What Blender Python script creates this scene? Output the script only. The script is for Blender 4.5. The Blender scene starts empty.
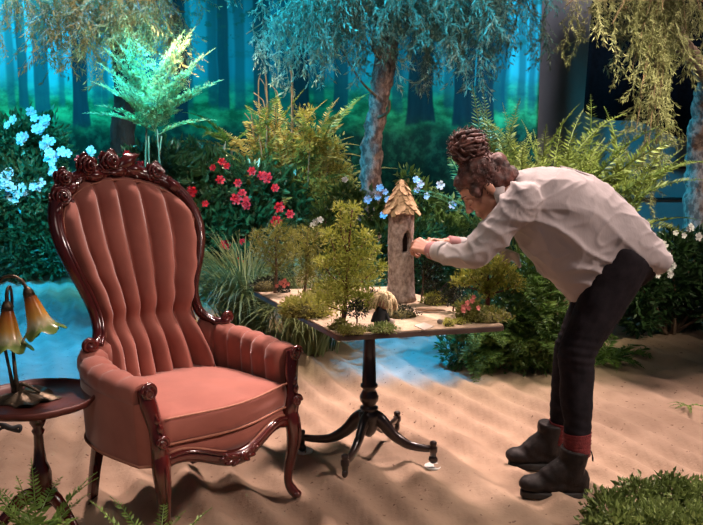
import bpy, bmesh, math, random
import numpy as np
from mathutils import Vector, Matrix, Euler, noise as mnoise

SC = bpy.context.scene
COL = SC.collection
RND = random.Random(7)
PI = math.pi
R = math.radians

# ------------------------------------------------------------------ camera
F, HC = 820.0, 1.38                      # focal length in pixels, lens height
PT = math.atan((262.5 - 134) / F)        # horizon lies on row 134
cam_d = bpy.data.cameras.new('camera')
cam_d.sensor_width = 36.0
cam_d.lens = 36.0 * F / 703.0
cam = bpy.data.objects.new('camera', cam_d)
COL.objects.link(cam)
cam.location = (0, 0, HC)
cam.rotation_euler = (PI / 2 - PT, 0, 0)
SC.camera = cam

def ray(px, py):
    u = (px - 351.5) / F
    v = -(py - 262.5) / F
    c, s = math.cos(PT), math.sin(PT)
    return Vector((u, c + v * s, -s + v * c))
def G(px, py, z=0.0):                    # point where the pixel's ray meets height z
    d = ray(px, py)
    t = (z - HC) / d.z
    return Vector((d.x * t, d.y * t, z))
def P(px, py, Y):                        # point on the pixel's ray at depth Y
    d = ray(px, py)
    t = Y / d.y
    return Vector((d.x * t, Y, HC + d.z * t))

# ------------------------------------------------------------------ world, lights, exposure
W = bpy.data.worlds.new('studio')
SC.world = W
W.use_nodes = True
W.node_tree.nodes['Background'].inputs[0].default_value = (0.30, 0.42, 0.55, 1)
W.node_tree.nodes['Background'].inputs[1].default_value = 0.10
SC.view_settings.view_transform = 'Standard'
SC.view_settings.look = 'None'
SC.view_settings.gamma = 1.0
SC.view_settings.use_curve_mapping = False
SC.view_settings.exposure = 0.0

def light(name, typ, loc, aim, power, color, size=0.5, cone=60, blend=0.4):
    d = bpy.data.lights.new(name, typ)
    d.energy = power
    d.color = color
    if typ == 'AREA':
        d.shape = 'DISK'
        d.size = size
    elif typ == 'SPOT':
        d.spot_size = R(cone)
        d.spot_blend = blend
        d.shadow_soft_size = size
    o = bpy.data.objects.new(name, d)
    COL.objects.link(o)
    o.location = loc
    o.rotation_euler = (Vector(aim) - Vector(loc)).to_track_quat('-Z', 'Y').to_euler()
    return o
light('stage_key', 'SPOT', (3.3, 1.7, 3.6), (0.05, 3.2, 0.35), 720, (1.0, 0.77, 0.68), 0.22, 40, 0.9)
light('stage_back', 'SPOT', (1.6, 5.1, 4.9), (0.85, 3.1, 0.2), 1800, (1.0, 0.755, 0.69), 0.22, 41, 0.45)
light('stage_back_two', 'SPOT', (-0.7, 5.0, 4.9), (-0.6, 2.85, 0.3), 1150, (1.0, 0.75, 0.67), 0.22, 43, 0.5)
light('stage_fill', 'AREA', (-0.9, 0.3, 3.4), (-0.4, 3.2, 0.4), 14, (1.0, 0.78, 0.70), 1.4)
light('table_key', 'SPOT', (-0.6, 1.3, 3.6), (0.15, 3.4, 0.8), 220, (1.0, 0.88, 0.72), 0.15, 20, 0.7)
light('corner_key', 'SPOT', (2.6, 1.0, 3.2), (1.1, 2.6, 0.15), 190, (1.0, 0.90, 0.74), 0.1, 24, 0.7)
light('front_key', 'SPOT', (-0.4, 0.8, 3.0), (-0.9, 2.42, 0.25), 60, (1.0, 0.92, 0.76), 0.1, 22, 0.8)
light('gold_key', 'SPOT', (-1.6, 5.4, 2.35), (-0.5, 7.4, 1.40), 620, (1.0, 0.80, 0.42), 0.1, 30, 0.6)
light('gold_back', 'SPOT', (-0.5, 8.3, 3.8), (-0.55, 7.4, 1.4), 900, (1.0, 0.78, 0.40), 0.15, 40, 0.6)
light('fern_key', 'SPOT', (2.3, 2.6, 3.7), (1.5, 4.95, 1.45), 1500, (1.0, 0.90, 0.58), 0.2, 27, 0.6)
light('leaf_key', 'SPOT', (-0.6, 3.2, 3.6), (-2.35, 6.3, 2.6), 800, (1.0, 0.78, 0.50), 0.2, 36, 0.6)
light('pepper_key', 'SPOT', (3.6, 2.4, 3.6), (2.0, 5.3, 2.0), 480, (1.0, 0.84, 0.62), 0.2, 50, 0.6)
light('tree_fern_key', 'SPOT', (-0.3, 4.2, 3.3), (-1.45, 6.0, 1.95), 170, (0.92, 1.0, 0.74), 0.1, 24, 0.6)
light('shrub_key', 'SPOT', (2.7, 3.5, 3.4), (1.1, 4.65, 0.6), 420, (1.0, 0.92, 0.66), 0.15, 26, 0.7)
light('camellia_warm', 'SPOT', (-0.9, 4.7, 2.4), (-1.1, 7.0, 1.1), 150, (1.0, 0.85, 0.80), 0.1, 46, 0.6)
light('trunk_key', 'SPOT', (2.4, 4.6, 2.8), (0.2, 6.7, 1.35), 1100, (1.0, 0.70, 0.58), 0.1, 14, 0.5)
light('grass_key', 'SPOT', (-0.6, 3.9, 4.5), (-0.65, 5.1, 0.5), 900, (1.0, 0.88, 0.62), 0.2, 22, 0.5)
light('cyan_wash', 'SPOT', (-3.4, 7.4, 4.7), (-3.1, 9.4, 1.7), 1200, (0.06, 0.80, 1.0), 0.3, 84, 0.8)
light('cyan_wash_two', 'SPOT', (0.7, 7.4, 4.7), (0.3, 9.4, 1.8), 1000, (0.04, 0.78, 1.0), 0.3, 84, 0.8)
light('cyan_crown', 'SPOT', (-2.4, 5.2, 4.0), (0.1, 6.6, 2.5), 2100, (0.02, 0.62, 1.0), 0.2, 46, 0.6)
light('cyan_camellia', 'SPOT', (-1.3, 4.8, 2.35), (-1.5, 7.2, 0.9), 520, (0.03, 0.80, 1.0), 0.15, 58, 0.6)
light('blue_pool', 'SPOT', (-2.3, 6.4, 4.7), (-2.2, 6.1, 0.0), 3300, (0.0, 0.40, 1.0), 0.2, 52, 0.5)
light('cyan_bush', 'SPOT', (-3.6, 5.0, 1.9), (-3.2, 7.9, 1.1), 420, (0.02, 0.72, 1.0), 0.15, 40, 0.6)
light('blue_patch', 'SPOT', (0.42, 4.2, 4.6), (0.42, 5.12, 0.0), 2600, (0.0, 0.40, 1.0), 0.1, 18, 0.4)
light('wall_wash', 'SPOT', (2.9, 7.4, 4.5), (3.2, 10.4, 2.0), 300, (0.86, 0.86, 1.0), 0.3, 90, 0.8)

# ------------------------------------------------------------------ materials
def ramp2(nt, fac, c1, c2, p1=0.35, p2=0.65):
    r = nt.nodes.new('ShaderNodeValToRGB')
    r.color_ramp.elements[0].position = p1
    r.color_ramp.elements[1].position = p2
    r.color_ramp.elements[0].color = (*c1, 1)
    r.color_ramp.elements[1].color = (*c2, 1)
    nt.links.new(fac, r.inputs[0])
    return r.outputs[0]

def coords(nt, kind='Object', scale=None):
    t = nt.nodes.new('ShaderNodeTexCoord').outputs[kind]
    if scale:
        m = nt.nodes.new('ShaderNodeMapping')
        m.inputs['Scale'].default_value = scale
        nt.links.new(t, m.inputs[0])
        t = m.outputs[0]
    return t

def noise_node(nt, vec, scale, detail=3.0, rough=0.6):
    n = nt.nodes.new('ShaderNodeTexNoise')
    n.inputs['Scale'].default_value = scale
    n.inputs['Detail'].default_value = detail
    n.inputs['Roughness'].default_value = rough
    if vec is not None:
        nt.links.new(vec, n.inputs['Vector'])
    return n.outputs['Fac']

def mat(name, c1, c2=None, rough=0.6, scale=20, bump=0.0, bscale=None, metal=0.0, spec=0.5, sheen=0.0,
        coat=0.0, stretch=None, space='Object', p=(0.35, 0.65)):
    m = bpy.data.materials.new(name)
    m.use_nodes = True
    nt = m.node_tree
    b = nt.nodes['Principled BSDF']
    b.inputs['Roughness'].default_value = rough
    b.inputs['Metallic'].default_value = metal
    b.inputs['Specular IOR Level'].default_value = spec
    b.inputs['Sheen Weight'].default_value = sheen
    b.inputs['Sheen Roughness'].default_value = 0.35
    b.inputs['Coat Weight'].default_value = coat
    b.inputs['Coat Roughness'].default_value = 0.12
    c2 = c2 or tuple(min(1, v * 1.4) for v in c1)
    v = coords(nt, space, stretch)
    nt.links.new(ramp2(nt, noise_node(nt, v, scale), c1, c2, *p), b.inputs['Base Color'])
    if bump:
        bn = nt.nodes.new('ShaderNodeBump')
        bn.inputs['Strength'].default_value = bump
        bn.inputs['Distance'].default_value = 0.01
        nt.links.new(noise_node(nt, v, bscale or scale * 3, 4), bn.inputs['Height'])
        nt.links.new(bn.outputs[0], b.inputs['Normal'])
    return m

def leafmat(name, c1, c2, rough=0.45, scale=9, trans=0.3):
    m = bpy.data.materials.new(name)
    m.use_nodes = True
    nt = m.node_tree
    b = nt.nodes['Principled BSDF']
    out = nt.nodes['Material Output']
    b.inputs['Roughness'].default_value = rough
    oi = nt.nodes.new('ShaderNodeObjectInfo')
    v = coords(nt, 'Object')
    n = noise_node(nt, v, scale, 2)
    ad = nt.nodes.new('ShaderNodeMath'); ad.operation = 'MULTIPLY_ADD'
    nt.links.new(oi.outputs['Random'], ad.inputs[0])
    ad.inputs[1].default_value = 0.3
    nt.links.new(n, ad.inputs[2])
    col = ramp2(nt, ad.outputs[0], c1, c2, 0.40, 0.85)
    nt.links.new(col, b.inputs['Base Color'])
    tr = nt.nodes.new('ShaderNodeBsdfTranslucent')
    nt.links.new(col, tr.inputs[0])
    mx = nt.nodes.new('ShaderNodeMixShader')
    mx.inputs[0].default_value = trans
    nt.links.new(b.outputs[0], mx.inputs[1])
    nt.links.new(tr.outputs[0], mx.inputs[2])
    nt.links.new(mx.outputs[0], out.inputs[0])
    return m

M = {}
M['velvet'] = mat('velvet', (0.28, 0.094, 0.070), (0.34, 0.118, 0.088), 0.75, 7, 0.05, 160, sheen=0.55, spec=0.2)
M['piping'] = mat('piping', (0.34, 0.13, 0.08), (0.42, 0.17, 0.11), 0.7, 120, 0.3, 300)
M['mahogany'] = mat('mahogany', (0.042, 0.005, 0.0045), (0.10, 0.011, 0.009), 0.2, 6, 0.05, 60, coat=0.6, stretch=(1, 1, 0.25))
M['tray'] = mat('tray', (0.05, 0.012, 0.010), (0.12, 0.03, 0.022), 0.45, 6, 0.05, 60, spec=0.3)
M['ebony'] = mat('ebony', (0.012, 0.007, 0.006), (0.03, 0.014, 0.011), 0.28, 8, 0.04, 60, coat=0.5)
M['tabletop'] = mat('tabletop', (0.05, 0.032, 0.026), (0.10, 0.065, 0.05), 0.4, 9)
M['board'] = mat('board', (0.34, 0.25, 0.16), (0.46, 0.34, 0.24), 0.8, 30, 0.3, 120)
M['bronze'] = mat('bronze', (0.06, 0.045, 0.03), (0.15, 0.11, 0.075), 0.42, 30, 0.3, 60, metal=0.8)
M['black'] = mat('black', (0.008, 0.008, 0.009), (0.015, 0.015, 0.017), 0.7, 30)
M['drape'] = mat('drape', (0.002, 0.002, 0.003), (0.004, 0.004, 0.006), 1.0, 30, spec=0.05)
M['wall'] = mat('wall', (0.20, 0.19, 0.20), (0.23, 0.22, 0.23), 0.9, 3)
M['white'] = mat('white', (0.75, 0.72, 0.68), (0.82, 0.80, 0.76), 0.6, 30)
M['paper'] = mat('paper', (0.46, 0.38, 0.32), (0.52, 0.44, 0.38), 0.8, 60)
M['skin'] = mat('skin', (0.40, 0.185, 0.125), (0.47, 0.23, 0.16), 0.5, 18, 0.05, 200)
M['hair'] = mat('hair', (0.022, 0.007, 0.006), (0.11, 0.032, 0.022), 0.6, 22, 0.4, 90)
M['shirt'] = mat('shirt', (0.30, 0.268, 0.268), (0.345, 0.31, 0.31), 0.8, 6, 0.25, 34, sheen=0.1, stretch=(1, 1, 0.4))
M['cuff'] = mat('cuff', (0.30, 0.13, 0.13), (0.36, 0.17, 0.17), 0.8, 40)
M['jeans'] = mat('jeans', (0.006, 0.005, 0.007), (0.013, 0.010, 0.013), 0.85, 30, 0.15, 260, spec=0.15)
M['sock'] = mat('sock', (0.11, 0.010, 0.012), (0.17, 0.02, 0.02), 0.9, 60, 0.4, 200)
M['boot'] = mat('boot', (0.007, 0.005, 0.005), (0.016, 0.011, 0.010), 0.6, 30, 0.2, 120, spec=0.25)
M['sole'] = mat('sole', (0.008, 0.007, 0.007), (0.016, 0.014, 0.013), 0.7, 30)
M['lace'] = mat('lace', (0.03, 0.022, 0.02), (0.05, 0.04, 0.035), 0.8, 60)
M['birch'] = mat('birch', (0.22, 0.155, 0.135), (0.52, 0.41, 0.37), 0.85, 60, 0.6, 90, stretch=(1, 1, 0.8))
M['shingle'] = mat('shingle', (0.36, 0.22, 0.11), (0.56, 0.38, 0.22), 0.8, 14, 0.3, 80, space='Generated')
M['dark_in'] = mat('hollow_shade', (0.02, 0.012, 0.009), (0.04, 0.025, 0.018), 0.9, 30)
M['bark'] = mat('bark', (0.13, 0.078, 0.07), (0.34, 0.23, 0.205), 0.9, 30, 1.0, 60, stretch=(1, 1, 0.6), p=(0.42, 0.58))
M['bark_dark'] = mat('bark_dark', (0.016, 0.008, 0.009), (0.04, 0.022, 0.022), 0.9, 9, 0.8, 30, stretch=(1, 1, 0.4))
M['twig'] = mat('twig', (0.10, 0.06, 0.035), (0.18, 0.11, 0.07), 0.8, 20)
M['twig_red'] = mat('twig_red', (0.10, 0.025, 0.02), (0.17, 0.05, 0.04), 0.8, 40)
M['moss'] = mat('moss', (0.06, 0.055, 0.015), (0.15, 0.13, 0.04), 0.95, 60, 0.8, 160)
M['stone'] = mat('stone', (0.10, 0.085, 0.07), (0.2, 0.17, 0.14), 0.9, 30, 0.5, 60)
M['driftwood'] = mat('driftwood', (0.24, 0.15, 0.09), (0.40, 0.27, 0.18), 0.8, 20, 0.5, 60, stretch=(0.3, 1, 1))
M['blond'] = mat('blond', (0.42, 0.30, 0.15), (0.68, 0.54, 0.34), 0.6, 40, 0.4, 150)
# foliage
M['L_camellia'] = leafmat('camellia_leaf', (0.012, 0.045, 0.018), (0.045, 0.12, 0.05), 0.30, 6, 0.15)
M['L_blue'] = leafmat('hydrangea_leaf', (0.02, 0.06, 0.025), (0.07, 0.16, 0.07), 0.4, 6, 0.2)
M['L_shrub'] = leafmat('shrub_leaf', (0.03, 0.07, 0.015), (0.15, 0.24, 0.06), 0.45, 5, 0.3)
M['L_dark'] = leafmat('dark_leaf', (0.012, 0.035, 0.012), (0.05, 0.11, 0.035), 0.4, 6, 0.2)
M['L_fern'] = leafmat('fern_leaf', (0.04, 0.10, 0.018), (0.16, 0.27, 0.05), 0.5, 5, 0.35)
M['L_sword'] = leafmat('sword_fern_leaf', (0.07, 0.11, 0.02), (0.28, 0.34, 0.09), 0.5, 5, 0.4)
M['L_gold'] = leafmat('golden_frond', (0.16, 0.11, 0.02), (0.45, 0.34, 0.10), 0.5, 5, 0.35)
M['L_tree_fern'] = leafmat('tree_fern_leaf', (0.12, 0.19, 0.07), (0.40, 0.50, 0.24), 0.5, 3, 0.35)
M['L_dry'] = leafmat('dry_leaf', (0.17, 0.11, 0.03), (0.42, 0.29, 0.10), 0.6, 4, 0.3)
M['L_weep'] = leafmat('weeping_leaf', (0.11, 0.16, 0.12), (0.30, 0.40, 0.31), 0.5, 4, 0.3)
M['L_pepper'] = leafmat('pepper_leaf', (0.12, 0.125, 0.045), (0.34, 0.33, 0.17), 0.5, 4, 0.35)
M['L_grass'] = leafmat('grass_blade', (0.10, 0.13, 0.035), (0.33, 0.36, 0.16), 0.5, 5, 0.3)
M['L_mini'] = leafmat('feathery_leaf', (0.20, 0.24, 0.025), (0.62, 0.62, 0.14), 0.5, 14, 0.35)
M['L_mini_olive'] = leafmat('olive_leaf', (0.11, 0.13, 0.02), (0.36, 0.35, 0.08), 0.5, 14, 0.3)
M['L_mini_dark'] = leafmat('dark_mini_leaf', (0.008, 0.012, 0.006), (0.03, 0.04, 0.018), 0.6, 14, 0.1)
M['L_front'] = leafmat('box_leaf', (0.06, 0.10, 0.02), (0.28, 0.36, 0.11), 0.4, 12, 0.25)
M['L_fore'] = leafmat('lit_fern_leaf', (0.12, 0.24, 0.04), (0.32, 0.48, 0.12), 0.45, 6, 0.35)  # fern green made lighter, standing in for light on the foreground fronds
M['F_red'] = mat('red_petal', (0.62, 0.008, 0.02), (0.80, 0.03, 0.05), 0.5, 30)
M['F_pink'] = mat('pink_petal', (0.62, 0.16, 0.14), (0.80, 0.30, 0.25), 0.5, 60)
M['F_blue'] = mat('pale_petal', (0.42, 0.62, 0.75), (0.6, 0.75, 0.85), 0.5, 30)
M['F_white'] = mat('white_petal', (0.55, 0.52, 0.56), (0.72, 0.70, 0.74), 0.5, 30)
M['F_yellow'] = mat('yellow_stamen', (0.6, 0.4, 0.06), (0.8, 0.55, 0.1), 0.6, 60)

# ------------------------------------------------------------------ mesh helpers
class MB:
    def __init__(self):
        self.v, self.f = [], []
    def add(self, vs, fs):
        n = len(self.v)
        self.v += [tuple(p) for p in vs]
        self.f += [tuple(i + n for i in f) for f in fs]
        return self
    def loft(self, rings, caps=True, closed=True):
        m = len(rings[0])
        vs = [p for r in rings for p in r]
        fs = []
        e = m if closed else m - 1
        for i in range(len(rings) - 1):
            for j in range(e):
                k = (j + 1) % m
                fs.append((i * m + j, i * m + k, (i + 1) * m + k, (i + 1) * m + j))
        if caps and closed:
            fs.append(tuple(range(m - 1, -1, -1)))
            fs.append(tuple((len(rings) - 1) * m + j for j in range(m)))
        return self.add(vs, fs)
    def tube(self, pts, rad, n=10, caps=True, flat=(1, 1), up=None):
        pts = [Vector(p) for p in pts]
        if not hasattr(rad, '__len__'):
            rad = [rad] * len(pts)
        rings, prev = [], None
        for i, p in enumerate(pts):
            t = (pts[min(i + 1, len(pts) - 1)] - pts[max(i - 1, 0)])
            t = t.normalized() if t.length > 1e-9 else Vector((0, 0, 1))
            if prev is None:
                a = Vector(up) if up else (Vector((0, 0, 1)) if abs(t.z) < 0.9 else Vector((0, 1, 0)))
                nx = (a - t * a.dot(t)).normalized()
            else:
                nx = prev - t * prev.dot(t)
                nx = nx.normalized() if nx.length > 1e-6 else prev
            prev = nx
            ny = t.cross(nx)
            rings.append([p + (nx * math.cos(2 * PI * k / n) * flat[0] + ny * math.sin(2 * PI * k / n) * flat[1]) * rad[i] for k in range(n)])
        return self.loft(rings, caps)
    def lathe(self, prof, n=20, c=(0, 0, 0), mod=None, caps=True):
        rings = []
        for r, z in prof:
            ring = []
            for k in range(n):
                a = 2 * PI * k / n
                rr = r * (mod(a, z) if mod else 1)
                ring.append((c[0] + rr * math.cos(a), c[1] + rr * math.sin(a), c[2] + z))
            rings.append(ring)
        return self.loft(rings, caps)
    def ball(self, c, r, n=12, m=8, rot=None):
        if not hasattr(r, '__len__'):
            r = (r, r, r)
        c = Vector(c)
        rings = []
        for i in range(1, m):
            th = PI * i / m
            rings.append([Vector((r[0] * math.sin(th) * math.cos(2 * PI * k / n), r[1] * math.sin(th) * math.sin(2 * PI * k / n), -r[2] * math.cos(th))) for k in range(n)])
        allv = [p for q in rings for p in q] + [Vector((0, 0, -r[2])), Vector((0, 0, r[2]))]
        if rot is not None:
            allv = [rot @ p for p in allv]
        fs = []
        for i in range(m - 2):
            for k in range(n):
                l = (k + 1) % n
                fs.append((i * n + k, i * n + l, (i + 1) * n + l, (i + 1) * n + k))
        b, t = (m - 1) * n, (m - 1) * n + 1
        for k in range(n):
            l = (k + 1) % n
            fs.append((b, l, k))
            fs.append((t, (m - 2) * n + k, (m - 2) * n + l))
        return self.add([c + p for p in allv], fs)
    def prism(self, poly, z0, z1):
        n = len(poly)
        return self.loft([[(x, y, z0) for x, y in poly], [(x, y, z1) for x, y in poly]])
    def capsule(self, p0, r0, p1, r1, n=14):
        p0, p1 = Vector(p0), Vector(p1)
        d = (p1 - p0)
        t = d.normalized() if d.length > 1e-9 else Vector((0, 0, 1))
        pts, rs = [], []
        for a in (-1.0, -0.85, -0.55, -0.2):
            pts.append(p0 + t * r0 * a); rs.append(r0 * math.sqrt(max(0.0004, 1 - a * a)))
        pts.append(p0); rs.append(r0)
        pts.append(p1); rs.append(r1)
        for a in (0.2, 0.55, 0.85, 1.0):
            pts.append(p1 + t * r1 * a); rs.append(r1 * math.sqrt(max(0.0004, 1 - a * a)))
        return self.tube(pts, rs, n)

def spath(pts, k=6):                     # Catmull-Rom through tuples of any length
    pts = [np.array(p, float) for p in pts]
    out = []
    for i in range(len(pts) - 1):
        p0, p1, p2, p3 = pts[max(i - 1, 0)], pts[i], pts[i + 1], pts[min(i + 2, len(pts) - 1)]
        for j in range(k):
            t = j / k
            out.append(0.5 * ((2 * p1) + (p2 - p0) * t + (2 * p0 - 5 * p1 + 4 * p2 - p3) * t * t + (3 * p1 - p0 - 3 * p2 + p3) * t ** 3))
    out.append(pts[-1])
    return out

def stube(mb, pts4, n=10, k=6, **kw):    # tube through (x, y, z, radius) control points
    s = spath(pts4, k)
    return mb.tube([p[:3] for p in s], [max(0.0005, p[3]) for p in s], n, **kw)

def mesh(name, mb, m, smooth=True):
    me = bpy.data.meshes.new(name)
    me.from_pydata(mb.v, [], mb.f)
    if smooth:
        me.polygons.foreach_set('use_smooth', [True] * len(me.polygons))
    me.materials.append(M[m] if isinstance(m, str) else m)
    me.update()
    return me

def link(name, me, parent=None, loc=None, rot=None, scl=None):
    o = bpy.data.objects.new(name, me)
    COL.objects.link(o)
    if parent is not None:
        o.parent = parent
    if loc is not None:
        o.location = loc
    if rot is not None:
        o.rotation_euler = rot
    if scl is not None:
        o.scale = scl if hasattr(scl, '__len__') else (scl, scl, scl)
    return o

def part(name, mb, m, parent=None, smooth=True, bevel=0.0, sub=0):
    o = link(name, mesh(name, mb, m, smooth), parent)
    if bevel:
        b = o.modifiers.new('bevel', 'BEVEL')
        b.width = bevel
        b.segments = 2
        b.limit_method = 'ANGLE'
    if sub:
        s = o.modifiers.new('sub', 'SUBSURF')
        s.levels = s.render_levels = sub
    return o

def tag(o, label, cat, group=None, kind=None):
    o['label'] = label
    if cat:
        o['category'] = cat
    if group:
        o['group'] = group
    if kind:
        o['kind'] = kind
    return o

def thing(name, label, cat, loc=(0, 0, 0), rotz=0.0, group=None):
    o = bpy.data.objects.new(name, None)
    o.empty_display_size = 0.1
    COL.objects.link(o)
    o.location = loc
    o.rotation_euler = (0, 0, rotz)
    return tag(o, label, cat, group)

def struct(name, mb, m, smooth=False):
    o = part(name, mb, m, None, smooth)
    o['kind'] = 'structure'
    return o

def rel(mb, base):                       # world coordinates -> relative to a thing's base
    b = Vector(base)
    mb.v = [(p[0] - b.x, p[1] - b.y, p[2] - b.z) for p in mb.v]
    return mb

def remeshed(mb, voxel, smooth_it=4):    # fuse overlapping volumes into one continuous skin
    me = bpy.data.meshes.new('tmp')
    me.from_pydata(mb.v, [], mb.f)
    bm = bmesh.new(); bm.from_mesh(me)
    bmesh.ops.recalc_face_normals(bm, faces=bm.faces)
    bm.to_mesh(me); bm.free()
    o = bpy.data.objects.new('tmp', me)
    COL.objects.link(o)
    r = o.modifiers.new('r', 'REMESH')
    r.mode = 'VOXEL'
    r.voxel_size = voxel
    if smooth_it:
        s = o.modifiers.new('s', 'SMOOTH')
        s.factor = 0.5
        s.iterations = smooth_it
    dg = bpy.context.evaluated_depsgraph_get()
    dg.update()
    out = bpy.data.meshes.new_from_object(o.evaluated_get(dg))
    bpy.data.objects.remove(o)
    res = MB()
    res.v = [tuple(v.co) for v in out.vertices]
    res.f = [tuple(p.vertices) for p in out.polygons]
    res.n = [v.normal.copy() for v in out.vertices]
    return res

def vnoise(x, y, seed, s):               # smooth value noise on arrays
    rs = np.random.RandomState(seed)
    T = rs.rand(64, 64)
    x, y = x / s, y / s
    xi, yi = np.floor(x).astype(int), np.floor(y).astype(int)
    fx, fy = x - xi, y - yi
    fx, fy = fx * fx * (3 - 2 * fx), fy * fy * (3 - 2 * fy)
    g = lambda a, b: T[a % 64, b % 64]
    return (g(xi, yi) * (1 - fx) + g(xi + 1, yi) * fx) * (1 - fy) + (g(xi, yi + 1) * (1 - fx) + g(xi + 1, yi + 1) * fx) * fy

# ------------------------------------------------------------------ the setting: floor, walls, backdrop
def floor_height(x, y):
    x, y = np.asarray(x, float), np.asarray(y, float)
    ph = x * 0.93 + y * 0.36             # furrows run away from the lens, drifting left
    ph = ph + 0.16 * (vnoise(x, y, 3, 1.1) - 0.5) + 0.05 * (vnoise(x, y, 4, 0.35) - 0.5)
    amp = 0.014 + 0.050 * vnoise(x, y, 5, 0.8) ** 1.5
    w = 0.5 + 0.5 * np.sin(2 * PI * ph / 0.17)
    h = amp * (w ** 1.4 - 0.5)
    h = h + 0.022 * (vnoise(x, y, 6, 0.9) - 0.5) + 0.016 * (vnoise(x, y, 8, 0.22) - 0.5) + 0.012 * (vnoise(x, y, 9, 0.07) - 0.5)
    # low bank of sand across the floor near the big bush
    a, b = G(628, 346), G(703, 384)
    d = (x - a.x) * (b.y - a.y) - (y - a.y) * (b.x - a.x)
    d = -d / math.hypot(b.x - a.x, b.y - a.y)
    side = 1 / (1 + np.exp(-(d + 0.02 * (vnoise(x, y, 11, 0.3) - 0.5)) / 0.012))
    m = 1 / (1 + np.exp(-(x - 1.45) / 0.05))
    h = h + 0.045 * side * m * np.exp(-np.clip(d, 0, 9) / 0.5)
    return h
nx, ny = 460, 520
gx = np.linspace(-6.2, 6.2, nx)
gy = 1.2 + 9.6 * np.linspace(0, 1, ny) ** 1.35
X, Y = np.meshgrid(gx, gy)
Z = floor_height(X, Y)
vv = np.stack([X.ravel(), Y.ravel(), Z.ravel()], 1).tolist()
ii = np.arange(nx * ny).reshape(ny, nx)
ff = np.stack([ii[:-1, :-1], ii[:-1, 1:], ii[1:, 1:], ii[1:, :-1]], -1).reshape(-1, 4).tolist()
fl = MB(); fl.v = vv; fl.f = ff
def sand_material():
    m = mat('sand', (0.31, 0.212, 0.148), (0.43, 0.302, 0.215), 0.95, 3.0, 0.35, 55, spec=0.15)
    nt = m.node_tree
    b = nt.nodes['Principled BSDF']
    old = b.inputs['Base Color'].links[0].from_socket
    v = coords(nt, 'Object')
    sp = ramp2(nt, noise_node(nt, v, 46, 2, 0.5), (0, 0, 0), (1, 1, 1), 0.67, 0.76)   # bits of bark litter
    mx = nt.nodes.new('ShaderNodeMix'); mx.data_type = 'RGBA'
    nt.links.new(sp, mx.inputs[0])
    nt.links.new(old, mx.inputs[6])
    mx.inputs[7].default_value = (0.12, 0.065, 0.045, 1)
    nt.links.new(mx.outputs[2], b.inputs['Base Color'])
    return m
struct('floor', fl, sand_material(), True)
BY = 9.4                                 # depth of the printed backdrop
wb = MB().add([(-6.4, 10.4, -0.05), (6.4, 10.4, -0.05), (6.4, 10.4, 5.2), (-6.4, 10.4, 5.2)], [(0, 1, 2, 3)])
wb.add([(-6.4, 10.5, -0.05), (6.4, 10.5, -0.05), (6.4, 10.5, 5.2), (-6.4, 10.5, 5.2)], [(3, 2, 1, 0)])
struct('wall_back', wb, 'wall')
wr = MB().prism([(6.2, 1.0), (6.3, 1.0), (6.3, 10.4), (6.2, 10.4)], -0.05, 5.2)
struct('wall_right', wr, 'wall')
wl = MB().prism([(-6.3, 1.0), (-6.2, 1.0), (-6.2, 10.4), (-6.3, 10.4)], -0.05, 5.2)
struct('wall_left', wl, 'wall')
for zz in (0.963, 0.575):                  # dark rails on the grey wall
    q = P(680, 0, 10.36)
    struct('trim_1' if zz > 0.8 else 'trim_2', MB().prism([(3.6, 10.34), (5.9, 10.34), (5.9, 10.4), (3.6, 10.4)], zz - 0.012, zz + 0.012), 'black')

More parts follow.
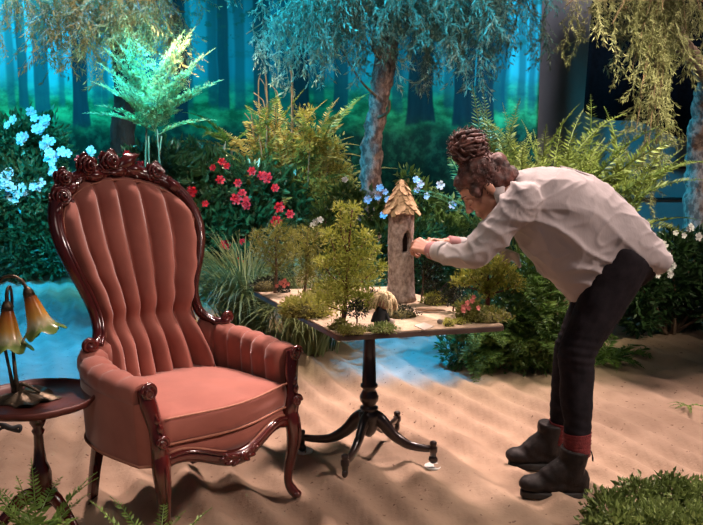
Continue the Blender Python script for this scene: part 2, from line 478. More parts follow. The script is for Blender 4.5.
def backdrop_material():
    m = bpy.data.materials.new('forest_print')
    m.use_nodes = True
    nt = m.node_tree
    b = nt.nodes['Principled BSDF']
    b.inputs['Roughness'].default_value = 0.8
    b.inputs['Specular IOR Level'].default_value = 0.1
    N, L = nt.nodes.new, nt.links.new
    def math_(op, a, c=None, d=None):
        n = N('ShaderNodeMath'); n.operation = op
        for i, s in enumerate((a, c, d)):
            if s is None: continue
            if isinstance(s, (int, float)): n.inputs[i].default_value = s
            else: L(s, n.inputs[i])
        return n.outputs[0]
    def mix(fac, a, c):
        n = N('ShaderNodeMix'); n.data_type = 'RGBA'
        if isinstance(fac, (int, float)): n.inputs[0].default_value = fac
        else: L(fac, n.inputs[0])
        for i, s in ((6, a), (7, c)):
            if isinstance(s, tuple): n.inputs[i].default_value = (*s, 1)
            else: L(s, n.inputs[i])
        return n.outputs[2]
    def rng(v, a, c):
        n = N('ShaderNodeMapRange'); n.interpolation_type = 'SMOOTHSTEP'
        L(v, n.inputs[0]); n.inputs[1].default_value = a; n.inputs[2].default_value = c
        return n.outputs[0]
    tc = N('ShaderNodeTexCoord').outputs['Object']
    sep = N('ShaderNodeSeparateXYZ'); L(tc, sep.inputs[0])
    x, z = sep.outputs[0], sep.outputs[2]
    def nz(sc, scale, det=4):
        mp = N('ShaderNodeMapping'); mp.inputs['Scale'].default_value = sc
        L(tc, mp.inputs[0])
        return noise_node(nt, mp.outputs[0], scale, det)
    zw = math_('ADD', z, math_('MULTIPLY', math_('SUBTRACT', nz((1, 1, 1), 2.2), 0.5), 0.5))
    glow = nz((1, 1, 0.15), 1.1, 2)
    haze = mix(rng(glow, 0.36, 0.66), (0.012, 0.17, 0.24), (0.04, 0.50, 0.66))
    glade = mix(rng(nz((1, 1, 1.6), 5, 5), 0.35, 0.7), (0.008, 0.12, 0.055), (0.06, 0.46, 0.20))
    under = mix(rng(nz((1, 1, 1), 9, 5), 0.42, 0.72), (0.004, 0.03, 0.026), (0.02, 0.13, 0.085))
    c = mix(rng(zw, 1.70, 2.10), glade, haze)
    trunks_far = [(10, 4), (60, 3), (97, 4), (104, 3), (150, 5), (188, 4), (213, 5), (240, 5), (318, 5), (398, 5), (449, 5), (487, 4), (505, 3), (521, 4), (531, 3), (286, 5)]
    trunks_mid = [(23, 5), (41, 7), (224, 5), (262, 8), (340, 7), (497, 8)]
    trunks_near = [(80, 7.5), (421, 12), (464, 10), (120, 6), (180, 6), (300, 8), (-40, 9), (-80, 7), (484, 9)]
    def tmask(lst, soft):
        tot = None
        wob = math_('MULTIPLY', math_('SUBTRACT', nz((0.6, 1, 0.35), 2.0, 3), 0.5), 0.10)
        xx = math_('ADD', x, wob)
        flare = math_('MULTIPLY', rng(z, 1.9, 1.2), 0.35)
        for px, hw in lst:
            cx = P(px, 80, BY).x
            w = hw * BY / F
            d = math_('ABSOLUTE', math_('SUBTRACT', xx, cx))
            d = math_('DIVIDE', d, math_('ADD', flare, 1.0))
            n = N('ShaderNodeMapRange'); n.interpolation_type = 'SMOOTHSTEP'
            L(d, n.inputs[0]); n.inputs[1].default_value = w + soft; n.inputs[2].default_value = max(0.0, w - soft)
            n.inputs[3].default_value = 0; n.inputs[4].default_value = 1
            tot = n.outputs[0] if tot is None else math_('MAXIMUM', tot, n.outputs[0])
        return tot
    bark = nz((3, 1, 0.3), 8, 4)
    c = mix(math_('MULTIPLY', math_('MULTIPLY', tmask(trunks_far, 0.02), rng(zw, 1.60, 1.75)), 0.7), c, (0.008, 0.09, 0.12))
    c = mix(math_('MULTIPLY', math_('MULTIPLY', tmask(trunks_mid, 0.012), rng(zw, 1.60, 1.70)), 0.92), c, mix(bark, (0.004, 0.05, 0.08), (0.01, 0.10, 0.13)))
    c = mix(math_('MULTIPLY', tmask(trunks_near, 0.012), rng(zw, 1.42, 1.50)), c, mix(bark, (0.004, 0.02, 0.035), (0.012, 0.055, 0.075)))
    # printed leaves: soft dark boughs high up, and the low growth
    bough = math_('MULTIPLY', rng(nz((1, 1, 1.3), 7, 6), 0.52, 0.62), rng(zw, 2.0, 2.5))
    c = mix(math_('MULTIPLY', bough, 0.75), c, mix(bark, (0.006, 0.07, 0.08), (0.02, 0.16, 0.13)))
    c = mix(rng(zw, 1.62, 1.32), c, under)
    # the print colour is multiplied by a grey ramp across its width
    tone_x = N('ShaderNodeValToRGB')
    xr = N('ShaderNodeMapRange'); L(x, xr.inputs[0]); xr.inputs[1].default_value = -4.2; xr.inputs[2].default_value = 2.2
    L(xr.outputs[0], tone_x.inputs[0])
    e = tone_x.color_ramp.elements
    e[0].position = 0.0; e[0].color = (1, 1, 1, 1)
    e[1].position = 1.0; e[1].color = (0.8, 0.8, 0.8, 1)
    for pos, v_ in ((0.20, 1.0), (0.30, 0.55), (0.58, 0.45), (0.70, 0.65), (0.82, 0.42), (0.90, 0.8)):
        q = e.new(pos); q.color = (v_, v_, v_, 1)
    mu = N('ShaderNodeMix'); mu.data_type = 'RGBA'; mu.blend_type = 'MULTIPLY'; mu.inputs[0].default_value = 1.0
    L(c, mu.inputs[6]); L(tone_x.outputs[0], mu.inputs[7])
    L(mu.outputs[2], b.inputs['Base Color'])
    return m
bx0, bx1 = -6.1, P(538, 120, BY).x
bd = MB()
nxb, nzb = 260, 4
rows = []
for zi in np.linspace(0.02, 4.4, nzb):
    rows.append([(xb, 0.018 * math.sin(xb * 9) + 0.012 * math.sin(xb * 23 + 1), zi) for xb in np.linspace(bx0, bx1, nxb)])
bd.loft(rows, caps=False, closed=False)
bdo = part('forest_backdrop', bd, backdrop_material())
bdo.location = (0, BY, 0)
so = bdo.modifiers.new('cloth', 'SOLIDIFY'); so.thickness = 0.006
tag(bdo, 'tall cloth backdrop printed with a misty teal forest of dark trunks', 'backdrop')

# black cloth hung in front of the grey wall, its lower edge on the slant
dc = []
for i in range(41):
    t = i / 40
    px = 590 + t * 190
    top, bot = P(px + 8, -60, 9.2), P(px - 6 * (1 - t), 112 + t * 46 + 3 * math.sin(t * 17), 9.2)
    yy = 9.2 + 0.03 * math.sin(t * 26)
    dc.append([(top.x + (bot.x - top.x) * s, yy, top.z + (bot.z - top.z) * s) for s in (0, 0.33, 0.66, 1)])
dr = part('black_drape', MB().loft(dc, caps=False, closed=False), 'drape')
so = dr.modifiers.new('cloth', 'SOLIDIFY'); so.thickness = 0.01
tag(dr, 'black cloth drape hung before the grey wall beside the forest backdrop', 'drape')

# ------------------------------------------------------------------ armchair (local: x across, -y front, z up)
CH = thing('armchair', 'high-backed carved mahogany armchair in channelled rust velvet', 'armchair', (-0.627, 2.954, 0), R(47))

def wrap(z):                             # how far the sides of the back come forward
    return 0.15 + (0.05 - 0.15) * min(1, max(0, (z - 0.45) / 0.7))
def back_y(x, z):
    u = x / 0.285
    return 0.20 + (z - 0.42) * 0.31 - wrap(z) * u * u
W_PTS = [(0.36, 0.225), (0.50, 0.215), (0.62, 0.198), (0.70, 0.195), (0.78, 0.215), (0.88, 0.252), (0.98, 0.276), (1.04, 0.28)]
def back_w(z):
    if z >= W_PTS[-1][0]:
        return W_PTS[-1][1]
    for (z0, w0), (z1, w1) in zip(W_PTS, W_PTS[1:]):
        if z <= z1:
            t = max(0, (z - z0) / (z1 - z0)); t = t * t * (3 - 2 * t)
            return w0 + (w1 - w0) * t
NCH = 6
mb = MB()
nu, nv = 97, 44
rows = []
for j in range(nv):
    t = j / (nv - 1)
    row = []
    for i in range(nu):
        u = -1 + 2 * i / (nu - 1)
        zt = 1.035 + 0.182 * math.sqrt(max(0, 1 - u * u))
        z = 0.36 + (zt - 0.36) * t
        x = u * (back_w(z) + 0.010)
        ph = (u + 1) / 2 * NCH
        fr = ph - math.floor(ph)
        if i == nu - 1: fr = 0
        b = max(0, math.sin(PI * fr)) ** 0.75
        tuft = math.exp(-((z - 0.67) / 0.045) ** 2)
        edge = min(1, (1 - abs(u)) / 0.10) ** 0.5 * min(1, (1 - t) / 0.07) ** 0.5
        low = 1.0 if z < 0.67 else 0.9
        bul = (0.064 * b * low * (1 - 0.30 * tuft) - 0.022 * tuft) * edge + 0.018 * edge
        row.append((x, back_y(x, z) - bul, z))
    rows.append(row)
mb.loft(rows, caps=False, closed=False)
mb.loft([[(p[0], p[1] + 0.055, p[2]) for p in r_] for r_ in rows[::6] + [rows[-1]]], caps=False, closed=False)
part('back_upholstery', mb, 'velvet', CH)

def frame_pt(x, z, fwd=0.0):
    return (x, back_y(max(-0.30, min(0.30, x)), z) - fwd, z)
half = [(0.318, 0.650, 0.014), (0.300, 0.628, 0.019), (0.262, 0.632, 0.022), (0.228, 0.668, 0.023), (0.222, 0.735, 0.024), (0.243, 0.81, 0.025), (0.276, 0.89, 0.026),
        (0.303, 0.98, 0.027), (0.304, 1.06, 0.028), (0.275, 1.135, 0.029), (0.215, 1.190, 0.030), (0.115, 1.228, 0.031), (0.0, 1.24, 0.032)]
full = [(-x, z, r) for x, z, r in half] + [(x, z, r) for x, z, r in reversed(half[:-1])]
ctrl = [(*frame_pt(x, z, 0.005), r) for x, z, r in full]
FR = part('back_frame', stube(MB(), ctrl, 12, 6, flat=(1.0, 0.85)), 'mahogany', CH)
# raised bead on the face of the frame
bead = [(x * 0.965, y - 0.024, z - 0.004 if z > 1.0 else z, 0.008) for x, y, z, r in ctrl[2:-2]]
part('frame_bead', stube(MB(), bead, 8, 6), 'mahogany', FR)
# gimp trim round the pad
gimp = []
for i in range(49):
    a = PI * i / 48
    u = -math.cos(a)
    z = 1.03 + 0.165 * math.sqrt(max(0, 1 - u * u))
    x = u * 0.283
    gimp.append((x, back_y(x, z) - 0.026, z + 0.006, 0.0032))
pre = [(-back_w(z) - 0.003, back_y(-back_w(z), z) - 0.02, z, 0.0032) for z in np.linspace(0.64, 1.0, 10)]
post = [(back_w(z) + 0.003, back_y(back_w(z), z) - 0.02, z, 0.0032) for z in np.linspace(1.0, 0.64, 10)]
part('gimp_trim', stube(MB(), pre + gimp + post, 6, 2), 'piping', CH)
for s in (-1, 1):                        # scroll where the back frame curls onto the arm
    mb = MB()
    sp = []
    for i in range(15):
        a = i / 14 * 2.4 * PI
        rr = 0.026 * (1 - i / 17)
        x, z = s * (0.312 - rr * math.cos(a) * 0.9), 0.640 + rr * math.sin(a)
        sp.append((x, back_y(0.3, 0.64) - 0.012, z, 0.012 * (1 - i / 24)))
    part('frame_scroll', stube(mb, sp, 8, 3), 'mahogany', FR)

def rose_mesh(name, r):                  # carved rose, opening along -y: curled heart and cupped outer petals
    mb = MB()
    sp = []
    for i in range(33):
        t = i / 32
        a = t * 2.6 * 2 * PI
        q = r * (0.08 + 0.62 * t ** 0.9)
        sp.append((q * math.cos(a), -r * (0.80 - 0.52 * t ** 1.4), q * math.sin(a), r * (0.09 + 0.05 * t)))
    stube(mb, sp, 6, 2)
    for ring, (n, rad, lift, pr) in enumerate(((5, 0.72, 0.05, 0.36), (4, 0.50, 0.24, 0.30))):
        for k in range(n):
            a = 2 * PI * (k + 0.5 * ring) / n
            rot = Euler((0, -a, 0)).to_matrix() @ Euler((0, 0, R(-32))).to_matrix()
            mb.ball((r * rad * math.cos(a), -r * lift, r * rad * math.sin(a)), (r * pr, r * 0.12, r * pr * 1.15), 10, 6, rot)
    mb.ball((0, r * 0.1, 0), (r * 0.8, r * 0.35, r * 0.8), 12, 6)
    return mesh(name, mb, 'mahogany')
def carved_leaf_mesh(name, L, Wd):
    g = []
    for i in range(9):
        t = i / 8
        w = Wd * math.sin(PI * min(1, t * 0.92 + 0.06)) * (1 + 0.12 * math.cos(t * 22))
        g.append([(L * (t - 0.5), -0.016 * math.sin(PI * t) + 0.010 * q * q - 0.006 * (1 - abs(q)), w * q) for q in (-1, -0.6, -0.2, 0.2, 0.6, 1)])
    mb = MB().loft(g, caps=False, closed=False)
    mb.loft([[(p[0], p[1] + 0.014, p[2]) for p in q] for q in g], caps=False, closed=False)
    return mesh(name, mb, 'mahogany')
rose_m, leaf_m = rose_mesh('rose_carving', 0.042), carved_leaf_mesh('leaf_carving', 0.11, 0.024)
for x, z, s in ((-0.258, 1.150, 1.18), (-0.232, 1.218, 1.00), (-0.118, 1.260, 1.20), (-0.012, 1.272, 1.22), (0.178, 1.226, 1.10), (-0.172, 1.208, 0.66), (0.228, 1.190, 0.55), (0.10, 1.232, 0.6)):
    p = frame_pt(x, min(z, 1.24), 0.02)
    link('rose_carving', rose_m, FR, (p[0], p[1], z), (R(-14), R(RND.uniform(0, 90)), R(RND.uniform(-14, 14))), s)
for x, z, ry, s in ((-0.08, 1.222, 0, 1.0), (0.065, 1.272, -28, 1.15), (0.10, 1.238, 10, 1.0), (0.25, 1.165, 42, 0.9), (-0.205, 1.175, -38, 0.8), (0.03, 1.235, 0, 0.9), (-0.29, 1.10, -68, 0.7)):
    p = frame_pt(x, min(z, 1.24), 0.026)
    link('leaf_carving', leaf_m, FR, (p[0], p[1], z), (R(-10), R(ry), 0), s)
mb = MB()
stube(mb, [(*frame_pt(x, 1.24 - 0.9 * x * x, 0.012)[:2], z, 0.017) for x, z in ((-0.25, 1.165), (-0.16, 1.225), (-0.05, 1.25), (0.06, 1.253), (0.15, 1.225), (0.21, 1.19))], 8, 5)
part('crest_rail', mb, 'mahogany', FR)

# arms: padded channels inside, rolled over the top, plain panel outside
ARM = spath([(0.235, 0.215), (0.305, 0.135), (0.338, 0.02), (0.340, -0.09), (0.326, -0.232)], 12)
def arm_top(t):
    return 0.625 - 0.055 * t - 0.01 * math.sin(PI * t)
for s in (-1, 1):
    g, outer, low = [], [], []
    n = len(ARM)
    for i, p in enumerate(ARM):
        t = i / (n - 1)
        d = ARM[min(i + 1, n - 1)] - ARM[max(i - 1, 0)]
        d = d / np.hypot(*d)
        nn = np.array((-d[1], d[0]))
        if nn[0] < 0: nn = -nn
        ph = t * 6
        b = math.sqrt(max(0, math.sin(PI * (ph - math.floor(ph))))) if 0 < i < n - 1 else 0
        T = arm_top(t)
        ring = []
        for o, z, k in ((-0.040, 0.36, 0.3), (-0.046, 0.44, 1), (-0.050, 0.50, 1), (-0.052, T - 0.045, 1), (-0.046, T - 0.015, 1), (-0.028, T + 0.004, 0.9), (-0.004, T + 0.011, 0.8), (0.020, T + 0.006, 0.6), (0.036, T - 0.012, 0.3), (0.040, T - 0.036, 0.1), (0.034, T - 0.055, 0)):
            oo = o - (0.020 * b * k if o < 0 else -0.006 * b * k)
            zz = z + (0.012 * b * k if z > T - 0.02 else 0)
            q = p + nn * oo
            ring.append((s * q[0], q[1], zz))
        g.append(ring)
        outer.append([(s * (p + nn * (0.034 - 0.012 * (1 - f)))[0], (p + nn * (0.034 - 0.012 * (1 - f)))[1], 0.305 + (T - 0.05 - 0.305) * f) for f in (0, 0.33, 0.66, 1)])
        low.append((s * (p + nn * 0.024)[0], (p + nn * 0.024)[1], 0.306, 0.0055))
    tail = outer[-1]
    outer.append([(s * 0.318, -0.262, q[2]) for q in tail]); outer.append([(s * 0.296, -0.272, q[2]) for q in tail])
    low.append((s * 0.316, -0.262, 0.306, 0.0055))
    mb = MB().loft(g, caps=False, closed=False)
    fc = list(g[-1])
    mb.add(fc, [tuple(range(len(fc)))])
    part('arm_pad', mb, 'velvet', CH)
    part('arm_panel', MB().loft(outer, caps=False, closed=False), 'velvet', CH)
    part('arm_piping', stube(MB(), low, 6, 1), 'piping', CH)

# upholstered seat rail with bowed front
def bow(x):
    return -0.262 - 0.050 * math.cos(min(1, abs(x) / 0.29) * PI / 2) ** 1.5
def outline(ins, y_back=0.27, n=25):
    pts = [(x * (1 - ins / 0.29), bow(x) + ins) for x in np.linspace(-0.285, 0.285, n)]
    for x, y in ((0.315, -0.12), (0.318, 0.0), (0.29, 0.12), (0.235, 0.22), (0.12, y_back), (-0.12, y_back), (-0.235, 0.22), (-0.29, 0.12), (-0.318, 0.0), (-0.315, -0.12)):
        pts.append((x * (1 - ins / 0.3), y * (1 - ins / 0.3)))
    return pts
def apron_z(x):
    a = abs(x) / 0.27
    return 0.262 + 0.055 * math.sin(min(1, a) * PI * 0.62) ** 2 - 0.02 * max(0, a - 0.85)
rings = []
for k, ins in ((0, 0.004), (1, 0.0), (2, 0.004)):
    o = outline(ins)
    ring = []
    for i, (x, y) in enumerate(o):
        zb = max(0.285, apron_z(x) + 0.01) if i < 25 else 0.265
        ring.append((x, y, (zb, (zb + 0.362) / 2, 0.362)[k]))
    rings.append(ring)
part('seat_rail', MB().loft(rings), 'velvet', CH)
gp = [(x, bow(x) - 0.004, apron_z(x) + 0.024, 0.005) for x in np.linspace(-0.262, 0.262, 31)]
part('front_gimp', stube(MB(), gp, 6, 1), 'piping', CH)
# loose seat cushion
def cush(ins):
    pts = [(x * (1 - ins / 0.27), bow(x * 1.07) - 0.006 + ins) for x in np.linspace(-0.268, 0.268, 25)]
    for x, y in ((0.272, -0.16), (0.262, 0.0), (0.238, 0.11), (0.20, 0.19), (0.12, 0.215), (-0.12, 0.215), (-0.20, 0.19), (-0.238, 0.11), (-0.262, 0.0), (-0.272, -0.16)):
        pts.append((x * (1 - ins / 0.27), y * (1 - ins / 0.27)))
    return pts
rings = []
for ins, z in ((0.03, 0.361), (0.006, 0.363), (-0.002, 0.374), (-0.004, 0.408), (-0.002, 0.440), (0.004, 0.453), (0.02, 0.460), (0.06, 0.470), (0.12, 0.478), (0.2, 0.481), (0.255, 0.482)):
    rings.append([(x, y, z + 0.003 * math.sin(x * 31 + y * 17) * (0 < ins < 0.2)) for x, y in cush(ins)])
CU = part('seat_cushion', MB().loft(rings), 'velvet', CH)
for z in (0.367, 0.455):
    o = cush(-0.003)[:25]
    part('cushion_piping', stube(MB(), [(x, y - 0.001, z, 0.0045) for x, y in o], 6, 1), 'piping', CU)

# front rail, legs, arm posts
mb = MB()
ap = [(x, bow(x) - 0.002, apron_z(x), 0.021 + 0.006 * math.exp(-(x / 0.08) ** 2)) for x in np.linspace(-0.272, 0.272, 33)]
stube(mb, ap, 10, 1, flat=(1.15, 0.8))
AP = part('front_rail', mb, 'mahogany', CH)
part('rail_bead', stube(MB(), [(x, y - 0.016, z + 0.016, 0.006) for x, y, z, r in ap], 6, 1), 'mahogany', AP)
mb = MB()
for sx in (-1, 1):
    for k, (x, z, a, L) in enumerate(((0.022, 0.268, 15, 0.030), (0.05, 0.274, 30, 0.026), (0.018, 0.246, -25, 0.026), (0.046, 0.252, -10, 0.024), (0.074, 0.272, 10, 0.018))):
        rot = Euler((0, R(-a * sx), 0)).to_matrix()
        mb.ball((sx * x, bow(x) - 0.017, z + 0.006), (L, 0.010, 0.009), 10, 6, rot)
mb.ball((0, bow(0) - 0.020, 0.268), (0.013, 0.012, 0.016), 10, 6)
part('carved_medallion', mb, 'mahogany', AP)
for s in (-1, 1):
    mb = MB()
    stube(mb, [(s * 0.285, -0.262, 0.36, 0.026), (s * 0.292, -0.276, 0.315, 0.031), (s * 0.294, -0.284, 0.26, 0.029), (s * 0.288, -0.280, 0.19, 0.023), (s * 0.279, -0.270, 0.12, 0.018),
               (s * 0.277, -0.268, 0.065, 0.0165), (s * 0.287, -0.282, 0.03, 0.020), (s * 0.298, -0.298, 0.014, 0.016)], 12, 6)
    mb.ball((s * 0.294, -0.293, 0.017), (0.022, 0.022, 0.0165), 10, 8)
    LG = part('front_leg', mb, 'mahogany', CH)
    part('leg_bead', stube(MB(), [(s * 0.287, -0.292, 0.335, 0.005), (s * 0.297, -0.312, 0.29, 0.006), (s * 0.296, -0.312, 0.24, 0.006), (s * 0.287, -0.301, 0.18, 0.004), (s * 0.277, -0.284, 0.11, 0.003)], 6, 5), 'mahogany', LG)
    part('back_leg', stube(MB(), [(s * 0.225, 0.215, 0.33, 0.029), (s * 0.227, 0.230, 0.24, 0.028), (s * 0.232, 0.262, 0.12, 0.024), (s * 0.236, 0.285, 0.0, 0.023)], 4, 5, up=(1, 1, 0)), 'mahogany', CH, bevel=0.004)
    # carved arm post: S-curve from knee to scroll
    mb = MB()
    stube(mb, [(s * 0.288, -0.268, 0.31, 0.027), (s * 0.294, -0.275, 0.375, 0.027), (s * 0.301, -0.268, 0.43, 0.022), (s * 0.308, -0.258, 0.48, 0.025), (s * 0.318, -0.250, 0.53, 0.026), (s * 0.324, -0.246, 0.572, 0.022)], 10, 6, flat=(0.9, 1.15))
    AR = part('arm_post', mb, 'mahogany', CH)
    for cx, cy, cz, rr in ((0.322, -0.270, 0.560, 0.030), (0.296, -0.300, 0.388, 0.023)):
        mb = MB()
        sp = []
        for i in range(17):
            a = i / 16 * 3.2 * PI
            q = rr * (1 - i / 19)
            sp.append((s * (cx + q * math.cos(a)), cy - 0.006 * (i / 16), cz + q * math.sin(a), 0.0085 * (1 - i / 30)))
        stube(mb, sp, 8, 3)
        mb.ball((s * cx, cy + 0.004, cz), (rr * 0.9, 0.012, rr * 0.9), 12, 6)
        part('scroll_carving', mb, 'mahogany', AR)
    for k in range(4):
        t = k / 3
        link('leaf_carving', leaf_m, AR, (s * (0.300 + 0.012 * t), -0.292 + 0.03 * t, 0.435 + 0.075 * t), (R(-20), R(-75 if s > 0 else -105), 0), 0.42)

# ------------------------------------------------------------------ pedestal table
TZ = 0.672
TB = Vector((0.075, 3.36, 0))
PTAB = thing('pedestal_table', 'dark pedestal table on four sabre legs with castors', 'table', TB)
A0, A1, A2 = G(338, 335, TZ), G(253, 290, TZ), G(506, 325, TZ)
A3 = A2 + (A1 - A0) * 0.93
quad = [A0, A2, A3, A1]
def inset_poly(pts, d):
    c = sum(pts, Vector()) / len(pts)
    return [p + (c - p).normalized() * d for p in pts]
def rounded(pts, r=0.02):
    out = []
    for i, p in enumerate(pts):
        a, b = pts[i - 1], pts[(i + 1) % len(pts)]
        u, v = (a - p).normalized(), (b - p).normalized()
        for k in range(5):
            t = k / 4
            q = (p + u * r) * (1 - t) ** 2 + p * 2 * t * (1 - t) + (p + v * r) * t * t
            out.append((q.x - TB.x, q.y - TB.y))
    return out
part('tabletop', MB().prism(rounded(quad), TZ - 0.024, TZ - 0.004), 'tabletop', PTAB, False, 0.003)
part('top_board', MB().prism(rounded(inset_poly(quad, 0.004)), TZ - 0.004, TZ), 'board', PTAB, False)
prof = [(0.05, 0.648), (0.05, 0.640), (0.020, 0.632), (0.022, 0.60), (0.027, 0.46), (0.030, 0.335), (0.037, 0.330), (0.037, 0.320), (0.025, 0.311), (0.031, 0.300), (0.041, 0.278), (0.040, 0.262), (0.028, 0.242),
        (0.026, 0.238), (0.038, 0.232), (0.040, 0.224), (0.028, 0.218), (0.044, 0.210), (0.046, 0.190), (0.040, 0.14), (0.026, 0.115), (0.012, 0.10)]
part('column', MB().lathe(prof[::-1], 24), 'ebony', PTAB)
feet = [G(302, 452), G(345, 478), G(433, 464), G(397, 432)]
castor = []
for f in feet:
    d = (f - TB); L = d.length; d.normalize()
    pt = lambda r, z, w: (d.x * r, d.y * r, z, w)
    LG = part('leg', stube(MB(), [pt(0.015, 0.195, 0.027), pt(0.05, 0.175, 0.027), pt(0.105, 0.115, 0.022), pt(0.17, 0.076, 0.018), pt(0.24, 0.066, 0.015), pt(L - 0.01, 0.068, 0.014)], 8, 5, flat=(1.15, 0.75)), 'ebony', PTAB)
    mb = MB().lathe([(0.008, 0.102), (0.015, 0.098), (0.016, 0.088), (0.013, 0.082), (0.018, 0.076), (0.018, 0.056), (0.013, 0.05), (0.013, 0.036), (0.006, 0.034)][::-1], 12, (d.x * L, d.y * L, 0))
    rot = Euler((PI / 2, 0, math.atan2(d.y, d.x))).to_matrix()
    mb.ball((d.x * L, d.y * L, 0.021), (0.020, 0.020, 0.012), 14, 8, rot)
    part('castor', mb, 'ebony', LG)
for i in (0, 2):
    f = feet[i]
    cup = part('castor_cup', MB().lathe([(0.012, 0.002), (0.036, 0.0), (0.038, 0.008), (0.034, 0.010), (0.030, 0.004), (0.006, 0.003)], 20), 'white')
    cup.location = (f.x + (0.0 if i else 0.01), f.y, float(floor_height(f.x, f.y)) - 0.001)
    tag(cup, ('white castor cup under the table foot beside the armchair', 0, 'white castor cup under the table foot towards the black boots')[i], 'castor cup', 'white castor cups')

# ------------------------------------------------------------------ side table with lily lamp
ST = Vector((-1.065, 2.665, 0))
SIDE = thing('side_table', 'small round mahogany tripod table with scalloped tray rim', 'table', ST)
sc = lambda a, z: 1 + 0.028 * abs(math.sin(4 * a)) ** 0.7 if z > 0.45 else 1
part('tray_top', MB().lathe([(0.02, 0.476), (0.15, 0.478), (0.188, 0.484), (0.197, 0.494), (0.199, 0.506), (0.194, 0.510), (0.187, 0.503), (0.178, 0.497), (0.10, 0.496), (0.01, 0.496)], 96, mod=sc), 'tray', SIDE)
part('column', MB().lathe([(0.018, 0.10), (0.030, 0.11), (0.036, 0.15), (0.036, 0.235), (0.030, 0.255), (0.022, 0.275), (0.017, 0.33), (0.016, 0.37), (0.022, 0.385), (0.016, 0.395), (0.027, 0.415), (0.030, 0.432), (0.022, 0.448), (0.036, 0.462), (0.05, 0.477)], 20), 'mahogany', SIDE)
for a in (-28, 92, 212):
    c, s = math.cos(R(a)), math.sin(R(a))
    part('leg', stube(MB(), [(0.015 * c, 0.015 * s, 0.16, 0.022), (0.06 * c, 0.06 * s, 0.155, 0.024), (0.12 * c, 0.12 * s, 0.10, 0.019), (0.165 * c, 0.165 * s, 0.045, 0.015), (0.20 * c, 0.20 * s, 0.016, 0.016), (0.215 * c, 0.215 * s, 0.014, 0.012)], 10, 5, flat=(1.1, 0.85)), 'mahogany', SIDE)

LB = Vector((P(16, 396, 2.66).x, 2.66, 0.496))
LAMP = thing('lily_lamp', 'bronze table lamp with two drooping amber lily-shaped glass shades', 'lamp', LB)
def leafpad():
    g = []
    for i in range(11):
        t = i / 10
        ring = []
        for k in range(48):
            a = 2 * PI * k / 48
            lob = 1 + 0.10 * math.sin(5 * a + 1) + 0.05 * math.sin(11 * a)
            r = 0.092 * t * lob * (1.25 if math.cos(a) > 0 else 1.0)
            z = 0.016 + 0.010 * math.sin(3 * a + 4 * t) * t + 0.006 * math.sin(9 * a) * t - 0.010 * t * t + 0.02 * (1 - t) ** 2
            ring.append((r * math.cos(a) + 0.02, r * math.sin(a) * 0.85, max(0.003, z)))
        g.append(ring)
    mb = MB().loft(g, caps=False)
    mb.loft([[(p[0], p[1], max(0.001, p[2] - 0.006)) for p in r_] for r_ in g], caps=False)
    return mb
part('leaf_base', leafpad(), 'bronze', LAMP)
def lp(px, py, Y=2.66):
    p = P(px, py, Y) - LB
    return (p.x, p.y, p.z)
def glass_mat():
    m = bpy.data.materials.new('lily_glass')
    m.use_nodes = True
    nt = m.node_tree
    b = nt.nodes['Principled BSDF']
    b.inputs['Roughness'].default_value = 0.25
    b.inputs['Subsurface Weight'].default_value = 0.3
    b.inputs['Subsurface Radius'].default_value = (0.02, 0.01, 0.005)
    sep = nt.nodes.new('ShaderNodeSeparateXYZ')
    nt.links.new(coords(nt, 'Object'), sep.inputs[0])
    mr = nt.nodes.new('ShaderNodeMapRange')
    nt.links.new(sep.outputs[2], mr.inputs[0])
    mr.inputs[1].default_value = -0.155; mr.inputs[2].default_value = 0.0
    n = noise_node(nt, coords(nt, 'Object', (1, 1, 0.2)), 60, 3)
    ad = nt.nodes.new('ShaderNodeMath'); ad.operation = 'MULTIPLY_ADD'
    nt.links.new(n, ad.inputs[0]); ad.inputs[1].default_value = 0.22
    nt.links.new(mr.outputs[0], ad.inputs[2])
    rp = nt.nodes.new('ShaderNodeValToRGB')
    e = rp.color_ramp.elements
    e[0].position = 0.10; e[0].color = (0.10, 0.17, 0.03, 1)
    e[1].position = 1.0; e[1].color = (0.20, 0.05, 0.01, 1)
    for pos, c in ((0.28, (0.16, 0.22, 0.06, 1)), (0.40, (0.52, 0.46, 0.28, 1)), (0.58, (0.60, 0.32, 0.06, 1)), (0.85, (0.45, 0.15, 0.02, 1))):
        q = e.new(pos); q.color = c
    nt.links.new(ad.outputs[0], rp.inputs[0])
    nt.links.new(rp.outputs[0], b.inputs['Base Color'])
    return m
GL = glass_mat()
def shade(neck, axis, name='lily_shade'):
    mb = MB()
    prof = [(0.014, 0.0), (0.019, -0.015), (0.026, -0.045), (0.033, -0.08), (0.039, -0.105), (0.049, -0.125), (0.063, -0.140), (0.070, -0.146)]
    for off in (0.0, 0.0025):
        g = []
        for r, z in prof:
            k_ = max(0, (-z - 0.10) / 0.046)
            g.append([((r - off) * (1 + 0.10 * k_ * math.cos(6 * a)) * math.cos(a), (r - off) * (1 + 0.10 * k_ * math.cos(6 * a)) * math.sin(a), z - 0.010 * k_ * math.cos(6 * a + 0.5)) for a in np.linspace(0, 2 * PI, 48, endpoint=False)])
        mb.loft(g, caps=False)
    o = part(name, mb, GL, LAMP)
    o.location = neck
    o.rotation_euler = (-Vector(axis)).to_track_quat('Z', 'Y').to_euler()
    part('shade_holder', MB().lathe([(0.020, -0.016), (0.0175, 0.0), (0.012, 0.012), (0.006, 0.018)], 14), 'bronze', o)
    return o
n1, n2 = lp(28, 292), lp(7, 306)
shade(n1, (0.33, -0.05, -1.0))
shade(n2, (0.04, -0.10, -1.0))
stem = lambda *pts: stube(MB(), pts, 8, 6)
